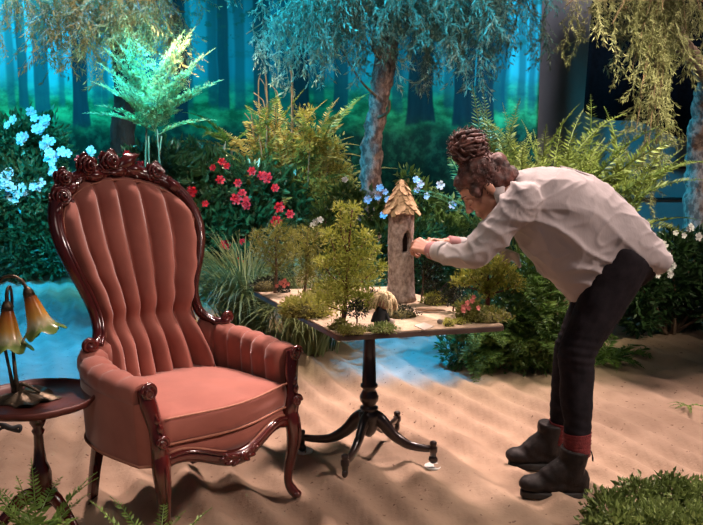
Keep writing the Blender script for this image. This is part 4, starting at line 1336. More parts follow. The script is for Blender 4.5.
for k in range(420):                      # loose curls over the head and at the edges
    th, a = RND.uniform(0.1, 2.3), RND.uniform(0, 2 * PI)
    d = Vector((math.sin(th) * math.cos(a), math.sin(th) * math.sin(a), math.cos(th)))
    q = hp(-0.020, 0.055) + hF * d.x * 0.092 + hR * d.y * 0.086 + hU * d.z * 0.090
    if d.x > 0.55 and d.z < 0.35: continue
    tang = (hU * 0.8 - hF * 0.6 + Vector((RND.uniform(-.7, .7), RND.uniform(-.7, .7), RND.uniform(-.7, .7)))).normalized()
    nrm = (q - hp(-0.02, 0.05)).normalized()
    ln, ph, cr = RND.uniform(0.04, 0.09), RND.uniform(0, 6), RND.uniform(0.002, 0.005)
    tang = (tang - nrm * tang.dot(nrm)).normalized(); bi = tang.cross(nrm)
    mb.tube([q + tang * ln * (i / 11 - 0.5) - nrm * 2.6 * (ln * (i / 11 - 0.5)) ** 2 / 0.09 * 2 + (nrm * math.cos(ph + i * 1.1) + bi * math.sin(ph + i * 1.1)) * cr for i in range(12)], [0.0008] + [RND.uniform(0.0016, 0.0034)] * 10 + [0.0006], 4, caps=False)
for k in range(90):
    a = RND.uniform(0, 2 * PI)
    q = BUN + Vector((math.cos(a), RND.uniform(-0.7, 0.7), math.sin(a))) * 0.058
    d = (q - BUN).normalized()
    sd = d.orthogonal().normalized()
    ph = RND.uniform(0, 6)
    mb.tube([q + d * 0.026 * i / 9 + (sd * math.cos(ph + i) + d.cross(sd) * math.sin(ph + i)) * 0.005 for i in range(10)], [0.0016] * 9 + [0.0005], 4, caps=False)
part('curls', rel(mb, PB0), 'hair', HA)['kind'] = 'stuff'

# shirt: sections of the torso (top pixel, bottom pixel, half width, depth of the middle)
SEC = [((503, 184), (506, 206), 0.072, 3.19), ((511, 176), (509, 218), 0.125, 3.19), ((522, 169), (514, 236), 0.172, 3.19), ((545, 164.5), (524, 256), 0.188, 3.19), ((572, 168), (544, 276), 0.186, 3.185),
       ((598, 179), (562, 295), 0.180, 3.18), ((616, 191), (574, 303), 0.176, 3.18), ((629, 204), (593, 275), 0.176, 3.175), ((642, 220), (609, 264), 0.172, 3.175), ((655, 237), (630, 270), 0.160, 3.175), ((665, 251), (650, 274), 0.145, 3.175)]
rings = []
sec = spath([(*a, *b, w, y) for a, b, w, y in SEC], 4)
for q in sec:
    t, b = P(q[0], q[1], q[5]), P(q[2], q[3], q[5])
    c, h = (t + b) / 2, (t - b) / 2
    ring = []
    for k in range(40):
        a = 2 * PI * k / 40
        ca, sa = math.cos(a), math.sin(a)
        e = 0.85
        ring.append(c + h * math.copysign(abs(ca) ** e, ca) + Vector((0, 1, 0)) * q[4] * math.copysign(abs(sa) ** e, sa))
    rings.append(ring)
mb = MB().loft(rings)
CW = W1.lerp(E1, 0.10)
stube(mb, [(*S1.lerp(NK, 0.25), 0.072), (*S1, 0.078), (*S1.lerp(E1, 0.5), 0.066), (*E1.lerp(S1, 0.1), 0.058), (*E1.lerp(W1, 0.25), 0.052), (*E1.lerp(W1, 0.62), 0.041), (*CW, 0.034)], 18, 6)
stube(mb, [(*S2.lerp(NK, 0.25), 0.070), (*S2, 0.076), (*S2.lerp(E2, 0.5), 0.064), (*E2.lerp(S2, 0.1), 0.056), (*E2.lerp(W2, 0.3), 0.048), (*E2.lerp(W2, 0.75), 0.040)], 18, 6)
sm = remeshed(mb, 0.0065, 5)
def folds(v, n):
    v = Vector(v)
    w = v + Vector((mnoise.noise(v * 5), mnoise.noise(v * 5 + Vector((7, 0, 0))), mnoise.noise(v * 5 + Vector((0, 9, 0))))) * 0.06
    # creases fan out from the near shoulder, and run slack along the back and belly
    r = w - S1
    ang = math.atan2(r.z, r.x)
    near = math.exp(-(r.length / 0.30) ** 2) * min(1, max(0, (r.length - 0.09) / 0.09))
    f1 = (1 - abs(math.sin(ang * 7 + r.length * 6))) ** 2 * near
    f2 = (1 - abs(mnoise.noise(Vector((w.x * 5 + w.z * 9, w.y * 4, w.z * 3 - w.x * 2))))) ** 5
    f3 = (1 - abs(mnoise.noise(Vector((w.x * 12 - w.z * 6, w.y * 7, w.z * 15))))) ** 6
    sl = 1.5 if (v - E1).length < 0.2 or (v - W1).length < 0.12 else 1.0
    return v + n * (0.008 * f1 + 0.012 * f2 + 0.005 * f3 * sl - 0.010)
sm.v = [tuple(folds(v, n)) for v, n in zip(sm.v, sm.n)]
SH = part('shirt', rel(sm, PB0), 'shirt', PER)
# collar, cuffs, yoke seam, hem edge
mb = MB()
cl = [P(q[0], q[1], q[2]) for q in ((501, 182, 3.19), (499, 190, 3.11), (503, 203, 3.10), (510, 210, 3.19), (504, 203, 3.28), (500, 190, 3.27), (501, 182, 3.19))]
cs = [Vector(p) for p in spath(cl, 5)]
mb.tube(cs, 0.016, 8, flat=(0.6, 1.4))
part('collar', rel(mb, PB0), 'shirt', SH)
for (Wr, El, near) in ((W1, E1, True), (W2, E2, False)):
    d = (El - Wr).normalized()
    mb = MB().tube([Wr + d * t for t in (0.006, 0.010, 0.03, 0.05, 0.056)], [0.031, 0.036, 0.0375, 0.039, 0.036], 20)
    part('cuff', rel(mb, PB0), 'cuff', SH)
    if near:
        mb = MB().tube([Wr + d * t for t in (0.050, 0.054, 0.08, 0.104, 0.108)], [0.036, 0.041, 0.042, 0.043, 0.040], 20)
        part('rolled_sleeve', rel(mb, PB0), 'shirt', SH)
seam = [P(q[0], q[1], q[2]) for q in ((560, 167, 3.16), (578, 172, 3.14), (600, 182, 3.13), (622, 199, 3.12), (644, 225, 3.12), (659, 250, 3.12))]
mb = MB().tube([Vector(p) for p in spath(seam, 6)], 0.006, 6)
part('back_seam', rel(mb, PB0), 'shirt', SH)
# front panel of the open shirt hanging by the far arm
g = []
for i in range(9):
    t = i / 8
    a, b = P(497 + 22 * t, 246 + 8 * t, 3.33 - 0.05 * t), P(502 + 20 * t, 262 + 4 * t + 3 * math.sin(t * 9), 3.36 - 0.05 * t)
    g.append([a.lerp(b, s) + Vector((0, 0.008 * math.sin(t * 12 + s * 2), 0)) for s in (0, 0.3, 0.6, 1)])
fp = part('shirt_front', rel(MB().loft(g, caps=False, closed=False), PB0), 'shirt', SH)
so = fp.modifiers.new('cloth', 'SOLIDIFY'); so.thickness = 0.004

# jeans
mb = MB()
mb.ball(P(626, 258, 3.175), (0.125, 0.165, 0.118), 20, 14)
for H, K, A, dy in ((HN, KN, AN, -0.0), (HF, KF, AF, 0.0)):
    stube(mb, [(*H.lerp(K, -0.10), 0.100), (*H, 0.106), (*H.lerp(K, 0.35), 0.096), (*H.lerp(K, 0.75), 0.078), (*K, 0.069), (*K.lerp(A, 0.25), 0.064), (*K.lerp(A, 0.5), 0.061), (*K.lerp(A, 0.9), 0.050)], 18, 6)
jm = remeshed(mb, 0.0065, 4)
def jfold(v, n):
    v = Vector(v)
    kn = math.exp(-((v.z - KN.z) / 0.07) ** 2)
    lw = math.exp(-((v.z - 0.26) / 0.10) ** 2)
    return v + n * (0.0018 * kn * math.sin(v.z * 190 + v.x * 30 + v.y * 25) + 0.0012 * lw * math.sin(v.z * 150 + v.x * 60) + 0.006 * mnoise.noise(v * 14))
jm.v = [tuple(jfold(v, n)) for v, n in zip(jm.v, jm.n)]
JE = part('jeans', rel(jm, PB0), 'jeans', PER)
pk = [P(q[0], q[1], 3.055) for q in ((622, 276), (634, 280), (632, 292), (620, 289))]

# socks and boots
for A, K, heel, toe, yy, top in ((AN, KN, 588, 520, 3.005, 447), (AF, KF, 562, 508, 3.287, 432)):
    mb = MB()
    lo_ = A + (A - K).normalized() * 0.035
    hi_ = A.lerp(K, 0.15)
    rr = []
    for i in range(16):
        t = i / 15
        rr.append((lo_.lerp(hi_, t), 0.050 + 0.0025 * math.sin(i * 2.6) + 0.004 * t))
    part('sock', rel(mb.tube([p for p, r_ in rr], [r_ for p, r_ in rr], 20), PB0), 'sock', PER)
    solepy = 494 if yy < 3.1 else 466
    hx, tx = P(heel, solepy, yy).x, P(toe, solepy, yy).x
    Lb = hx - tx
    X = lambda f: hx - Lb * f
    mb = MB()
    mb.ball((X(0.16), yy, 0.062), (0.045, 0.040, 0.050), 16, 10)
    mb.ball((X(0.80), yy, 0.044), (0.060, 0.046, 0.034), 16, 10)
    mb.capsule((X(0.72), yy, 0.048), 0.038, (X(0.34), yy, 0.085), 0.044)
    mb.capsule((X(0.82), yy, 0.038), 0.036, (X(0.14), yy, 0.042), 0.040)
    mb.capsule((X(0.60), yy, 0.070), 0.040, (X(0.30), yy, 0.120), 0.046)
    mb.capsule((X(0.20), yy, 0.06), 0.042, (X(0.25), yy, 0.09), 0.044)
    stube(mb, [(X(0.24), yy, 0.055, 0.046), (X(0.25), yy, 0.11, 0.050), (X(0.23), yy, 0.165, 0.056), (X(0.22), yy, 0.185, 0.057)], 16, 4)
    bm_ = remeshed(mb, 0.005, 4)
    bm_.v = [tuple(Vector(v) + n * 0.003 * mnoise.noise(Vector(v) * 40)) for v, n in zip(bm_.v, bm_.n)]
    BT = part('boot', rel(bm_, PB0), 'boot', PER)
    so_ = []
    for k in range(28):
        a = 2 * PI * k / 28
        f = 0.5 + 0.5 * math.cos(a)
        w = 0.040 + 0.010 * math.sin(PI * min(1, f * 1.15)) if f < 0.9 else 0.042
        so_.append((X(0.5 + 0.5 * math.cos(a)), yy + w * math.copysign(abs(math.sin(a)) ** 0.7, math.sin(a))))
    part('boot_sole', rel(MB().prism(so_, -0.006, 0.018), PB0), 'sole', BT, False, 0.004)
    mb = MB()
    for k in range(6):
        t = k / 5
        cx, cz = X(0.62 - 0.30 * t), 0.090 + 0.066 * t
        mb.tube([(cx + 0.004, yy - 0.034, cz - 0.012), (cx - 0.010, yy - 0.012, cz + 0.006), (cx - 0.010, yy + 0.012, cz + 0.006), (cx + 0.004, yy + 0.034, cz - 0.012)], 0.0035, 6)
    part('boot_lace', rel(mb, PB0), 'lace', BT)
    part('pull_tab', rel(MB().tube([(X(0.05), yy, 0.175), (X(-0.02), yy, 0.172), (X(-0.045), yy, 0.150), (X(-0.045), yy, 0.135)], 0.005, 6, flat=(0.5, 1.6)), PB0), 'boot', BT)
# ------------------------------------------------------------------ trees with weeping crowns
M['L_sun'] = leafmat('sunlit_leaf', (0.18, 0.15, 0.02), (0.55, 0.46, 0.12), 0.5, 6, 0.35)
def tree(name, label, base, trunk, limbs, sprays, n_spray, barkm, seed, lens, group='trees of the set', down=None, knots=()):
    """trunk: (x,y,z,r) world points; limbs: lists of (x,y,z,r) world points; sprays hang from the limbs"""
    t = thing(name, label, 'tree', base, 0, group)
    rs = random.Random(seed)
    B = Vector(base)
    lc = lambda p: (p[0] - B.x, p[1] - B.y, p[2] - B.z, p[3])
    mb = MB()
    stube(mb, [lc(p) for p in trunk], 22, 18)
    mb.v = [tuple(Vector(v) + Vector((1, 1, 0)) * 0.028 * mnoise.noise(Vector(v) * 5) + Vector((1, -1, 0)) * 0.020 * mnoise.noise(Vector(v) * 13) + Vector((1, 0.5, 0)) * 0.014 * mnoise.noise(Vector(v) * 31)) for v in mb.v]
    TRK = part('trunk', mb, barkm, t)
    for k in knots:
        part('broken_twig', stube(MB(), [lc(q) for q in k], 6, 4), 'twig', TRK)
    for lb in limbs:
        pts = spath([lc(p) for p in lb], 8)
        part('limb', MB().tube([p[:3] for p in pts], [max(0.003, p[3] * 0.6) for p in pts], 8), 'twig', t)
        n = n_spray
        for k in range(n):
            f = 0.20 + 0.80 * (k + rs.random()) / n
            q = pts[min(len(pts) - 1, int(f * (len(pts) - 1)))]
            me = sprays[rs.randrange(len(sprays))]
            s = rs.uniform(*lens)
            off = Vector((rs.gauss(0, 0.09), rs.gauss(0, 0.09), rs.uniform(-0.02, 0.03)))
            p0 = Vector(q[:3])
            if down:
                px_, lim = 351.5 + F * (p0.x + B.x) / (p0.y + B.y), None
            link('weeping_spray', me, t, p0 + off * 0.35, (R(rs.uniform(-22, 22)), R(rs.uniform(-22, 22)), rs.uniform(0, 6.28)), s)
    return t

# middle tree: pinkish trunk, pale weeping leaves
Yt = 6.7
base = G(369, 302); base.z = 0
sp_mid = [spray_mesh('weeping_spray', 'L_weep', 0.62, 0.30, 50 + i, 0.050, 0.26, 11, 11) for i in range(4)]
tk = [(*(G(368, 303)), 0.11), (*P(369, 250, 6.7), 0.095), (*P(370, 190, 6.7), 0.09), (*P(373, 140, 6.7), 0.085), (*P(380, 95, 6.7), 0.08), (*P(386, 60, 6.7), 0.085), (*P(390, 20, 6.68), 0.05), (*P(392, -30, 6.66), 0.04)]
def limb(src, dst, r0=0.03, sag=0.12):
    a, b = Vector(src), Vector(dst)
    m1 = a.lerp(b, 0.35) + Vector((0, 0, 0.20)); m2 = a.lerp(b, 0.72) + Vector((0, 0, sag))
    return [(*a, r0), (*m1, r0 * 0.7), (*m2, r0 * 0.45), (*b, r0 * 0.15)]
top = P(391, -25, 6.68)
tree('weeping_tree', 'weeping tree with pale pinkish trunk behind the model table', base, tk,
     [limb(top, P(px, py, y), 0.03, 0.08) for px, py, y in ((246, 34, 6.3), (262, 12, 6.9), (282, 0, 6.4), (306, -6, 6.1), (328, 8, 7.0), (350, -8, 6.2), (400, -2, 6.2), (424, 12, 6.6), (446, 30, 6.3), (462, 10, 7.0), (486, 14, 6.3), (506, -6, 6.8), (530, 8, 6.3), (546, 0, 6.7),
     (300, -34, 6.6), (350, -36, 6.9), (440, -36, 6.5), (500, -36, 6.5), (262, -30, 6.1), (405, -44, 7.0), (330, -26, 6.2), (470, -26, 6.2), (540, -34, 6.4))],
     sp_mid, 13, 'bark', 5, (0.5, 1.12),
     knots=[[(*P(384, 62, 6.62), 0.02), (*P(375, 52, 6.6), 0.015), (*P(371, 43, 6.58), 0.010)], [(*P(376, 96, 6.62), 0.012), (*P(360, 80, 6.5), 0.008), (*P(340, 48, 6.45), 0.004)],
            [(*P(378, 118, 6.62), 0.014), (*P(388, 112, 6.55), 0.012), (*P(389, 100, 6.52), 0.010)]])
# dry-leaved tree at the side of the tall fern
sp_dry = [spray_mesh('weeping_spray', 'L_dry', 0.68, 0.40, 70 + i, 0.055, 0.22, 14, 13) for i in range(4)]
base = Vector((P(124, 140, 7.6).x, 7.6, 0))
tk = [(base.x, 7.6, 0, 0.13), (base.x + 0.02, 7.6, 0.6, 0.12), (*P(124, 140, 7.6), 0.115), (*P(125, 95, 7.6), 0.11), (*P(122, 50, 7.6), 0.10), (*P(118, 0, 7.5), 0.08), (*P(115, -40, 7.4), 0.05)]
top = P(116, -30, 7.45)
tree('dry_tree', 'dark-trunked tree hung with dry olive-brown weeping sprays', base, tk,
     [limb(top, P(px, py, y), 0.04) for px, py, y in ((-12, -14, 6.2), (8, -32, 6.0), (28, -12, 6.3), (40, -4, 6.6), (52, -32, 6.0), (74, -24, 6.3), (98, -6, 6.1), (112, 30, 6.4), (122, -6, 6.0), (140, 10, 6.3), (156, 0, 6.1), (168, 26, 6.4), (182, 20, 6.7), (60, -44, 6.5), (150, -40, 6.2), (190, -30, 6.4))],
     sp_dry, 9, 'bark_dark', 6, (0.55, 1.0))
# pepper tree beside the grey wall
sp_pep = [spray_mesh('weeping_spray', 'L_pepper', 0.66, 0.24, 90 + i, 0.058, 0.2, 10, 12) for i in range(4)]
base = Vector((P(699, 240, 6.2).x, 6.2, 0))
tk = [(base.x + 0.02, 6.2, 0, 0.12), (*P(699, 280, 6.2), 0.10), (*P(697, 230, 6.2), 0.092), (*P(697, 180, 6.2), 0.086), (*P(700, 130, 6.1), 0.08), (*P(706, 80, 5.8), 0.07), (*P(690, 55, 5.5), 0.05), (*P(680, 38, 5.45), 0.045), (*P(668, -10, 5.4), 0.04)]
top = P(670, -16, 5.42)
t_ = tree('pepper_tree', 'pepper tree with long hanging leaf sprays before the black drape', base, tk,
     [limb(top, P(px, py, y), 0.014) for px, py, y in ((556, -4, 5.4), (566, 6, 5.0), (580, -12, 5.2), (600, -6, 5.3), (612, 24, 5.0), (590, -36, 5.1), (640, -34, 5.2), (625, 10, 5.3), (640, 40, 5.1), (648, 20, 5.4), (662, 10, 5.0), (686, 30, 5.1), (700, 10, 5.0), (712, 30, 5.2), (640, 96, 5.05), (655, 110, 5.1), (632, 70, 5.2), (648, 150, 5.0), (662, 90, 5.1), (636, 130, 5.1), (642, 165, 5.05), (655, 160, 5.0))],
     sp_pep, 5, 'bark', 8, (0.42, 0.80))

# ------------------------------------------------------------------ ferns
def fern(name, label, base, fronds, meshes, cat='fern', group='ferns', crown=None):
    """fronds: (azimuth deg from the lens-facing side, tilt deg from upright, scale)"""
    t = thing(name, label, cat, base, 0, group)
    for az, tilt, s in fronds:
        me = meshes[RND.randrange(len(meshes))]
        rot = Matrix.Rotation(R(az), 4, 'Z') @ Matrix.Rotation(R(-tilt), 4, 'X') @ Matrix.Rotation(R(RND.uniform(-25, 25)), 4, 'Z')
        o = link('frond', me, t, (RND.uniform(-0.03, 0.03), RND.uniform(-0.03, 0.03), crown or 0.01), rot.to_euler(), s)
    return t
fr_tree = [frond_mesh('frond', 'L_tree_fern', 1.20, 0.56, 20, 0.55, bi=True, seed=i) for i in (1, 2)]
fr_sword = [frond_mesh('frond', 'L_sword', 0.85, 0.17, 34, 0.35 + 0.4 * i, 0.26, seed=10 + i) for i in range(3)]
fr_gold = [frond_mesh('frond', 'L_gold', 0.80, 0.20, 26, 0.45 + 0.4 * i, 0.22, seed=20 + i) for i in range(3)]
fr_green = [frond_mesh('frond', 'L_fern', 0.70, 0.24, 24, 1.1 + 0.2 * i, 0.24, seed=30 + i) for i in range(3)]
fr_bi = [frond_mesh('frond', 'L_fern', 0.60, 0.34, 16, 1.1 + 0.3 * i, bi=True, seed=40 + i) for i in range(2)]

# tall tree fern before the backdrop
b = Vector((P(156, 150, 6.0).x, 6.0, 0))
zc = P(156, 136, 6.0).z
tf = fern('tree_fern', 'tall pale tree fern with broad feathery fronds rising behind the armchair', b, [], fr_tree, crown=zc)
part('stem', stems((0, 0, 0), [(-0.05, 0, zc), (0.04, 0.02, zc), (0.02, -0.03, zc + 0.05), (-0.06, 0, zc + 0.1)], 0.016), 'twig', tf)
for az, tilt, s, dz in ((95, 6, 0.95, 0.3), (100, 26, 0.95, 0.3), (80, 44, 0.85, 0.2), (-90, 10, 0.9, 0.25), (-95, 28, 0.85, 0.2), (-80, 52, 0.62, 0.1), (95, 62, 0.62, 0.0), (20, 40, 0.7, 0.05), (-30, 34, 0.75, 0.1), (60, 30, 0.8, 0.2), (-60, 20, 0.85, 0.3), (-85, 40, 0.75, 0.2), (-70, 62, 0.7, 0.1), (75, 14, 1.0, 0.35), (-20, 12, 0.95, 0.3)):
    rot = Matrix.Rotation(R(180 + az), 4, 'Z') @ Matrix.Rotation(R(-tilt), 4, 'X')
    link('frond', fr_tree[RND.randrange(2)], tf, (0, 0, zc + dz * 0.3), rot.to_euler(), s * 0.62)

# golden fern on a root stump, caught by the warm lamp
b = G(285, 292); b = Vector((P(285, 200, 7.5).x, 7.5, 0))
zc = P(272, 165, 7.5).z
gf = thing('golden_fern', 'golden sunlit fern clump with upright dry stems', 'fern', b, 0, 'ferns')
mb = MB()
for k in range(18):
    a = RND.uniform(0, 6.28); r0 = RND.uniform(0.02, 0.24); hh = zc + RND.uniform(0.2, 0.95)
    x, y = r0 * math.cos(a) - 0.10, r0 * math.sin(a)
    stube(mb, [(x * 0.6, y * 0.6, 0, 0.014), (x, y, zc * 0.7, 0.012), (x * 1.15 + RND.uniform(-.06, .06), y * 1.15, hh * 0.9, 0.007), (x * 1.3 + RND.uniform(-0.03, 0.03), y * 1.3, hh, 0.004)], 5, 3)
part('stalks', mb, 'twig', gf)
for k in range(80):
    az = RND.choice((-1, 1)) * RND.uniform(20, 150) if k % 3 else RND.uniform(-30, 30)
    rot = Matrix.Rotation(R(180 + az), 4, 'Z') @ Matrix.Rotation(R(-RND.uniform(5, 60)), 4, 'X')
    link('frond', (fr_gold + fr_sword)[RND.randrange(6)], gf, (RND.uniform(-0.25, 0.35), RND.uniform(-0.1, 0.1), zc + RND.uniform(-0.45, 0.15)), rot.to_euler(), RND.uniform(0.6, 1.05))
# olive fern arching out of the gold clump towards the camellia
b2 = Vector((P(232, 170, 7.8).x, 7.8, 0))
zc2 = P(232, 150, 7.8).z
of = thing('arching_fern', 'olive fern arching over the red camellia bush', 'fern', b2, 0, 'ferns')
part('stem', stems((0, 0, 0), [(0, 0, zc2), (0.05, 0.03, zc2 - 0.05)], 0.03), 'twig', of)
for az, tl, s in ((-95, 40, 1.0), (-80, 65, 1.0), (-110, 80, 0.9), (-70, 25, 0.9), (90, 60, 0.9), (60, 80, 0.8), (-20, 50, 0.9), (20, 70, 0.8), (100, 30, 0.9), (-40, 85, 0.8)):
    rot = Matrix.Rotation(R(180 + az), 4, 'Z') @ Matrix.Rotation(R(-tl), 4, 'X')
    link('frond', (fr_gold + fr_green)[RND.randrange(6)], of, (0, 0, zc2), rot.to_euler(), s * RND.uniform(0.9, 1.15))

# sword ferns raised behind the person
b = Vector((P(560, 250, 4.95).x, 4.95, 0))
sf = thing('sword_fern', 'large upright sword fern clump behind the bending person', 'fern', b, 0, 'ferns')
mb = MB()
for k in range(9):
    a = k * 0.7
    stube(mb, [(0.10 * math.cos(a), 0.08 * math.sin(a), 0, 0.03), (0.07 * math.cos(a), 0.06 * math.sin(a), 0.45, 0.03), (0.05 * math.cos(a), 0.05 * math.sin(a), 0.86, 0.012)], 6, 4)
part('stem', mb, 'twig', sf)
for k in range(120):
    az = RND.uniform(-180, 180)
    tl = abs(RND.gauss(18, 18))
    rot = Matrix.Rotation(R(az), 4, 'Z') @ Matrix.Rotation(R(-tl), 4, 'X') @ Matrix.Rotation(R(RND.uniform(-60, 60)), 4, 'Z')
    link('frond', fr_sword[RND.randrange(3)], sf, (RND.uniform(-0.50, 0.40), RND.uniform(-0.12, 0.12), 0.86 + RND.uniform(-0.2, 0.12)), rot.to_euler(), RND.uniform(0.55, 0.95))
# feathery green shrub that fills the space between table and jeans
b = Vector((P(505, 330, 4.75).x, 4.75, 0))
fs = thing('fern_shrub', 'lush green fern shrub sprawling behind table and jeans', 'fern', b, 0, 'ferns')
lm = []
for px, py, rp in ((470, 345, 26), (500, 345, 34), (530, 340, 34), (545, 350, 26), (480, 315, 26), (510, 305, 36), (540, 300, 34), (565, 330, 24), (525, 275, 30), (555, 270, 26), (495, 280, 22), (455, 350, 18)):
    r = rp * 4.75 / F
    c = P(px, py, 4.75 + RND.uniform(-0.1, 0.15)) - b
    lm.append((c.x, c.y, max(r * 0.6, c.z), r, r, r))
fo = part('foliage', bush_leaves(lm, 8000, 0.045, 0.36, 77, 0.5, zmin=0.0), 'L_shrub', fs, False); fo['kind'] = 'stuff'
part('stem', stems((0, 0, 0), [q[:3] for q in lm], 0.012), 'twig', fs)
for k in range(60):
    q = lm[k % len(lm)]
    az = RND.uniform(-75, 75)
    rot = Matrix.Rotation(R(180 + az), 4, 'Z') @ Matrix.Rotation(R(-RND.uniform(15, 95)), 4, 'X')
    link('frond', (fr_bi + fr_green)[RND.randrange(5)], fs, (q[0] * RND.uniform(0.5, 1.0), q[1] - q[3] * 0.4, max(0.08, q[2] * RND.uniform(0.5, 1.05))), rot.to_euler(), RND.uniform(0.35, 0.62))
# ferns low on the sand
def low_fern(label, px, py, n, s, meshes, group='low ferns on the sand', tl=(35, 85), azr=(-180, 180)):
    b = G(px, py)
    b.z = float(floor_height(b.x, b.y)) - 0.005
    return fern('low_fern', label, b, [(RND.uniform(*azr), RND.uniform(*tl), s * RND.uniform(0.75, 1.1)) for _ in range(n)], meshes, group=group)
low_fern('low green fern on the sand behind the person\'s knees', 606, 362, 22, 0.42, fr_bi + fr_green)
low_fern('small fern spilling onto the bank of sand', 628, 356, 9, 0.40, fr_green, tl=(60, 85))
low_fern('bluish fern at the foot of the pale-flowered bush', 45, 272, 16, 0.85, fr_green)
low_fern('fern growing between camellia bush and tall grass', 205, 300, 12, 0.8, fr_green)
# ferns at the foot of the side table and before the chair leg
fr_fore = [frond_mesh('frond', 'L_fore', 0.40, 0.095, 24, 0.55 + 0.3 * i, 0.34, seed=60 + i) for i in range(3)]
b = Vector((P(36, 520, 2.46).x, 2.46, 0))
fern('foreground_fern', 'bright fern growing in front of the side table legs', b, [(180, 4, 0.92), (100, 9, 0.9), (-90, 10, 0.88), (20, 12, 0.86), (150, 8, 0.9), (-60, 18, 0.82), (60, 18, 0.84), (0, 24, 0.8), (220, 18, 0.84), (120, 22, 0.8), (-120, 24, 0.8), (-30, 38, 0.7), (40, 40, 0.7)], fr_fore, crown=0.02)
b = Vector((P(150, 560, 2.36).x, 2.36, 0))
fern('foreground_fern', 'small fern tip in front of the armchair leg', b, [(120, 14, 0.80), (-100, 12, 0.82), (60, 20, 0.78), (-70, 26, 0.75), (10, 30, 0.7), (170, 20, 0.76), (-20, 40, 0.66)], fr_fore, crown=0.01)

# ------------------------------------------------------------------ leafy bushes with flowers
def bush(name, label, base, lumps_px, Yc, leafm, n, size, wid, seed, cat='bush', group='bushes of the set', shell=0.5, dy=0.25):
    t = thing(name, label, cat, base, 0, group)
    lm = []
    rr = random.Random(seed)
    for px, py, rp in lumps_px:
        r = rp * Yc / F
        c = P(px, py, Yc + rr.uniform(-dy, dy)) - Vector(base)
        lm.append((c.x, c.y, max(r * 0.5, c.z), r, r, r))
    fo = part('foliage', bush_leaves(lm, n, size, wid, seed, shell, zmin=0.0), leafm, t, False)
    fo['kind'] = 'stuff'
    part('stem', stems((0, 0, 0), [q[:3] for q in lm], 0.014), 'twig', t)
    return t, lm
fm_red, fm_blue, fm_white = flower_mesh('red_flower', 'F_red', 0.062, 3, 6), flower_mesh('pale_flower', 'F_blue', 0.050), flower_mesh('white_flower', 'F_white', 0.030)
b = Vector((P(225, 250, 7.2).x, 7.2, 0))
cam_b, lm = bush('camellia_bush', 'glossy dark camellia bush dotted with red flowers', b,
     [(140, 175, 26), (165, 172, 30), (195, 178, 34), (225, 185, 34), (255, 190, 32), (285, 195, 24), (180, 215, 34), (215, 225, 36), (250, 225, 32), (280, 222, 24), (190, 255, 34), (225, 262, 34), (260, 262, 28), (150, 220, 30), (205, 290, 28), (240, 290, 26), (110, 185, 22), (300, 212, 16)],
     7.2, 'L_camellia', 11000, 0.085, 0.48, 101)
flowers_on(cam_b, fm_red, 'flower', [P(px, py, 6.85) for px, py in ((127, 154), (122, 168), (141, 166), (150, 168), (222, 162), (227, 166), (220, 180), (205, 204), (193, 207), (238, 183), (236, 199), (242, 193), (252, 171), (268, 178), (275, 188), (279, 207), (276, 221), (290, 214), (225, 245), (242, 242), (262, 176), (247, 204), (192, 192), (213, 168), (246, 200), (104, 158), (80, 160), (238, 262))], b, scl=(0.5, 0.85))
b = Vector((P(25, 210, 7.9).x, 7.9, 0))
hyd, lm = bush('pale_flowered_bush', 'bush with clusters of pale flowers glowing cyan before the backdrop', b,
     [(-12, 150, 30), (14, 140, 26), (40, 138, 24), (52, 150, 18), (0, 185, 34), (30, 185, 32), (55, 190, 24), (10, 225, 34), (42, 228, 30), (62, 235, 20), (-20, 230, 34), (20, 255, 26), (58, 255, 18), (78, 215, 14)],
     7.9, 'L_blue', 9000, 0.075, 0.45, 103)
cl = []
for px, py, n in ((45, 122, 4), (40, 132, 4), (47, 143, 5), (52, 156, 4), (49, 168, 3), (25, 137, 3), (10, 122, 2), (6, 174, 4), (4, 183, 4), (12, 190, 3), (22, 192, 5), (18, 197, 3), (38, 186, 3), (64, 150, 2), (30, 114, 2), (88, 150, 2), (60, 205, 2)):
    cl += [P(px + RND.uniform(-5, 5), py + RND.uniform(-5, 5), 7.5 + RND.uniform(-0.05, 0.05)) for _ in range(n)]
flowers_on(hyd, fm_blue, 'flower', cl, b, scl=(0.7, 1.1))
b = Vector((P(400, 260, 5.7).x, 5.7, 0))
wsh, lm = bush('white_flowered_shrub', 'leafy shrub with small white flowers behind the birch tower', b,
     [(345, 200, 18), (330, 225, 22), (365, 215, 22), (395, 215, 20), (420, 200, 18), (440, 215, 20), (445, 240, 24), (415, 240, 26), (380, 245, 26), (345, 250, 26), (470, 260, 24), (430, 275, 28), (395, 280, 28), (355, 280, 26), (320, 255, 16), (408, 178, 10), (466, 232, 14), (460, 290, 20)],
     5.7, 'L_shrub', 9500, 0.052, 0.42, 105)
flowers_on(wsh, fm_white, 'flower', [P(px, py, 5.38) for px, py in ((420, 184), (417, 190), (416, 180), (385, 192), (380, 188), (378, 197), (316, 222), (313, 225), (320, 220), (388, 200), (345, 180), (426, 196), (368, 200), (440, 185), (452, 205), (384, 215))], b, scl=(0.7, 1.05))
b = Vector((P(305, 180, 7.6).x + 0.15, 7.35, 0))
bush('sunlit_shrub', 'yellow-green small-leaved shrub beside the pinkish trunk', b, [(310, 140, 14), (330, 150, 16), (318, 165, 18), (340, 172, 16), (300, 185, 18), (325, 192, 18), (348, 188, 12), (305, 115, 10), (290, 150, 12)], 7.35, 'L_sun', 5200, 0.036, 0.4, 107, shell=0.2)
b = Vector((P(672, 300, 5.5).x, 5.5, 0))
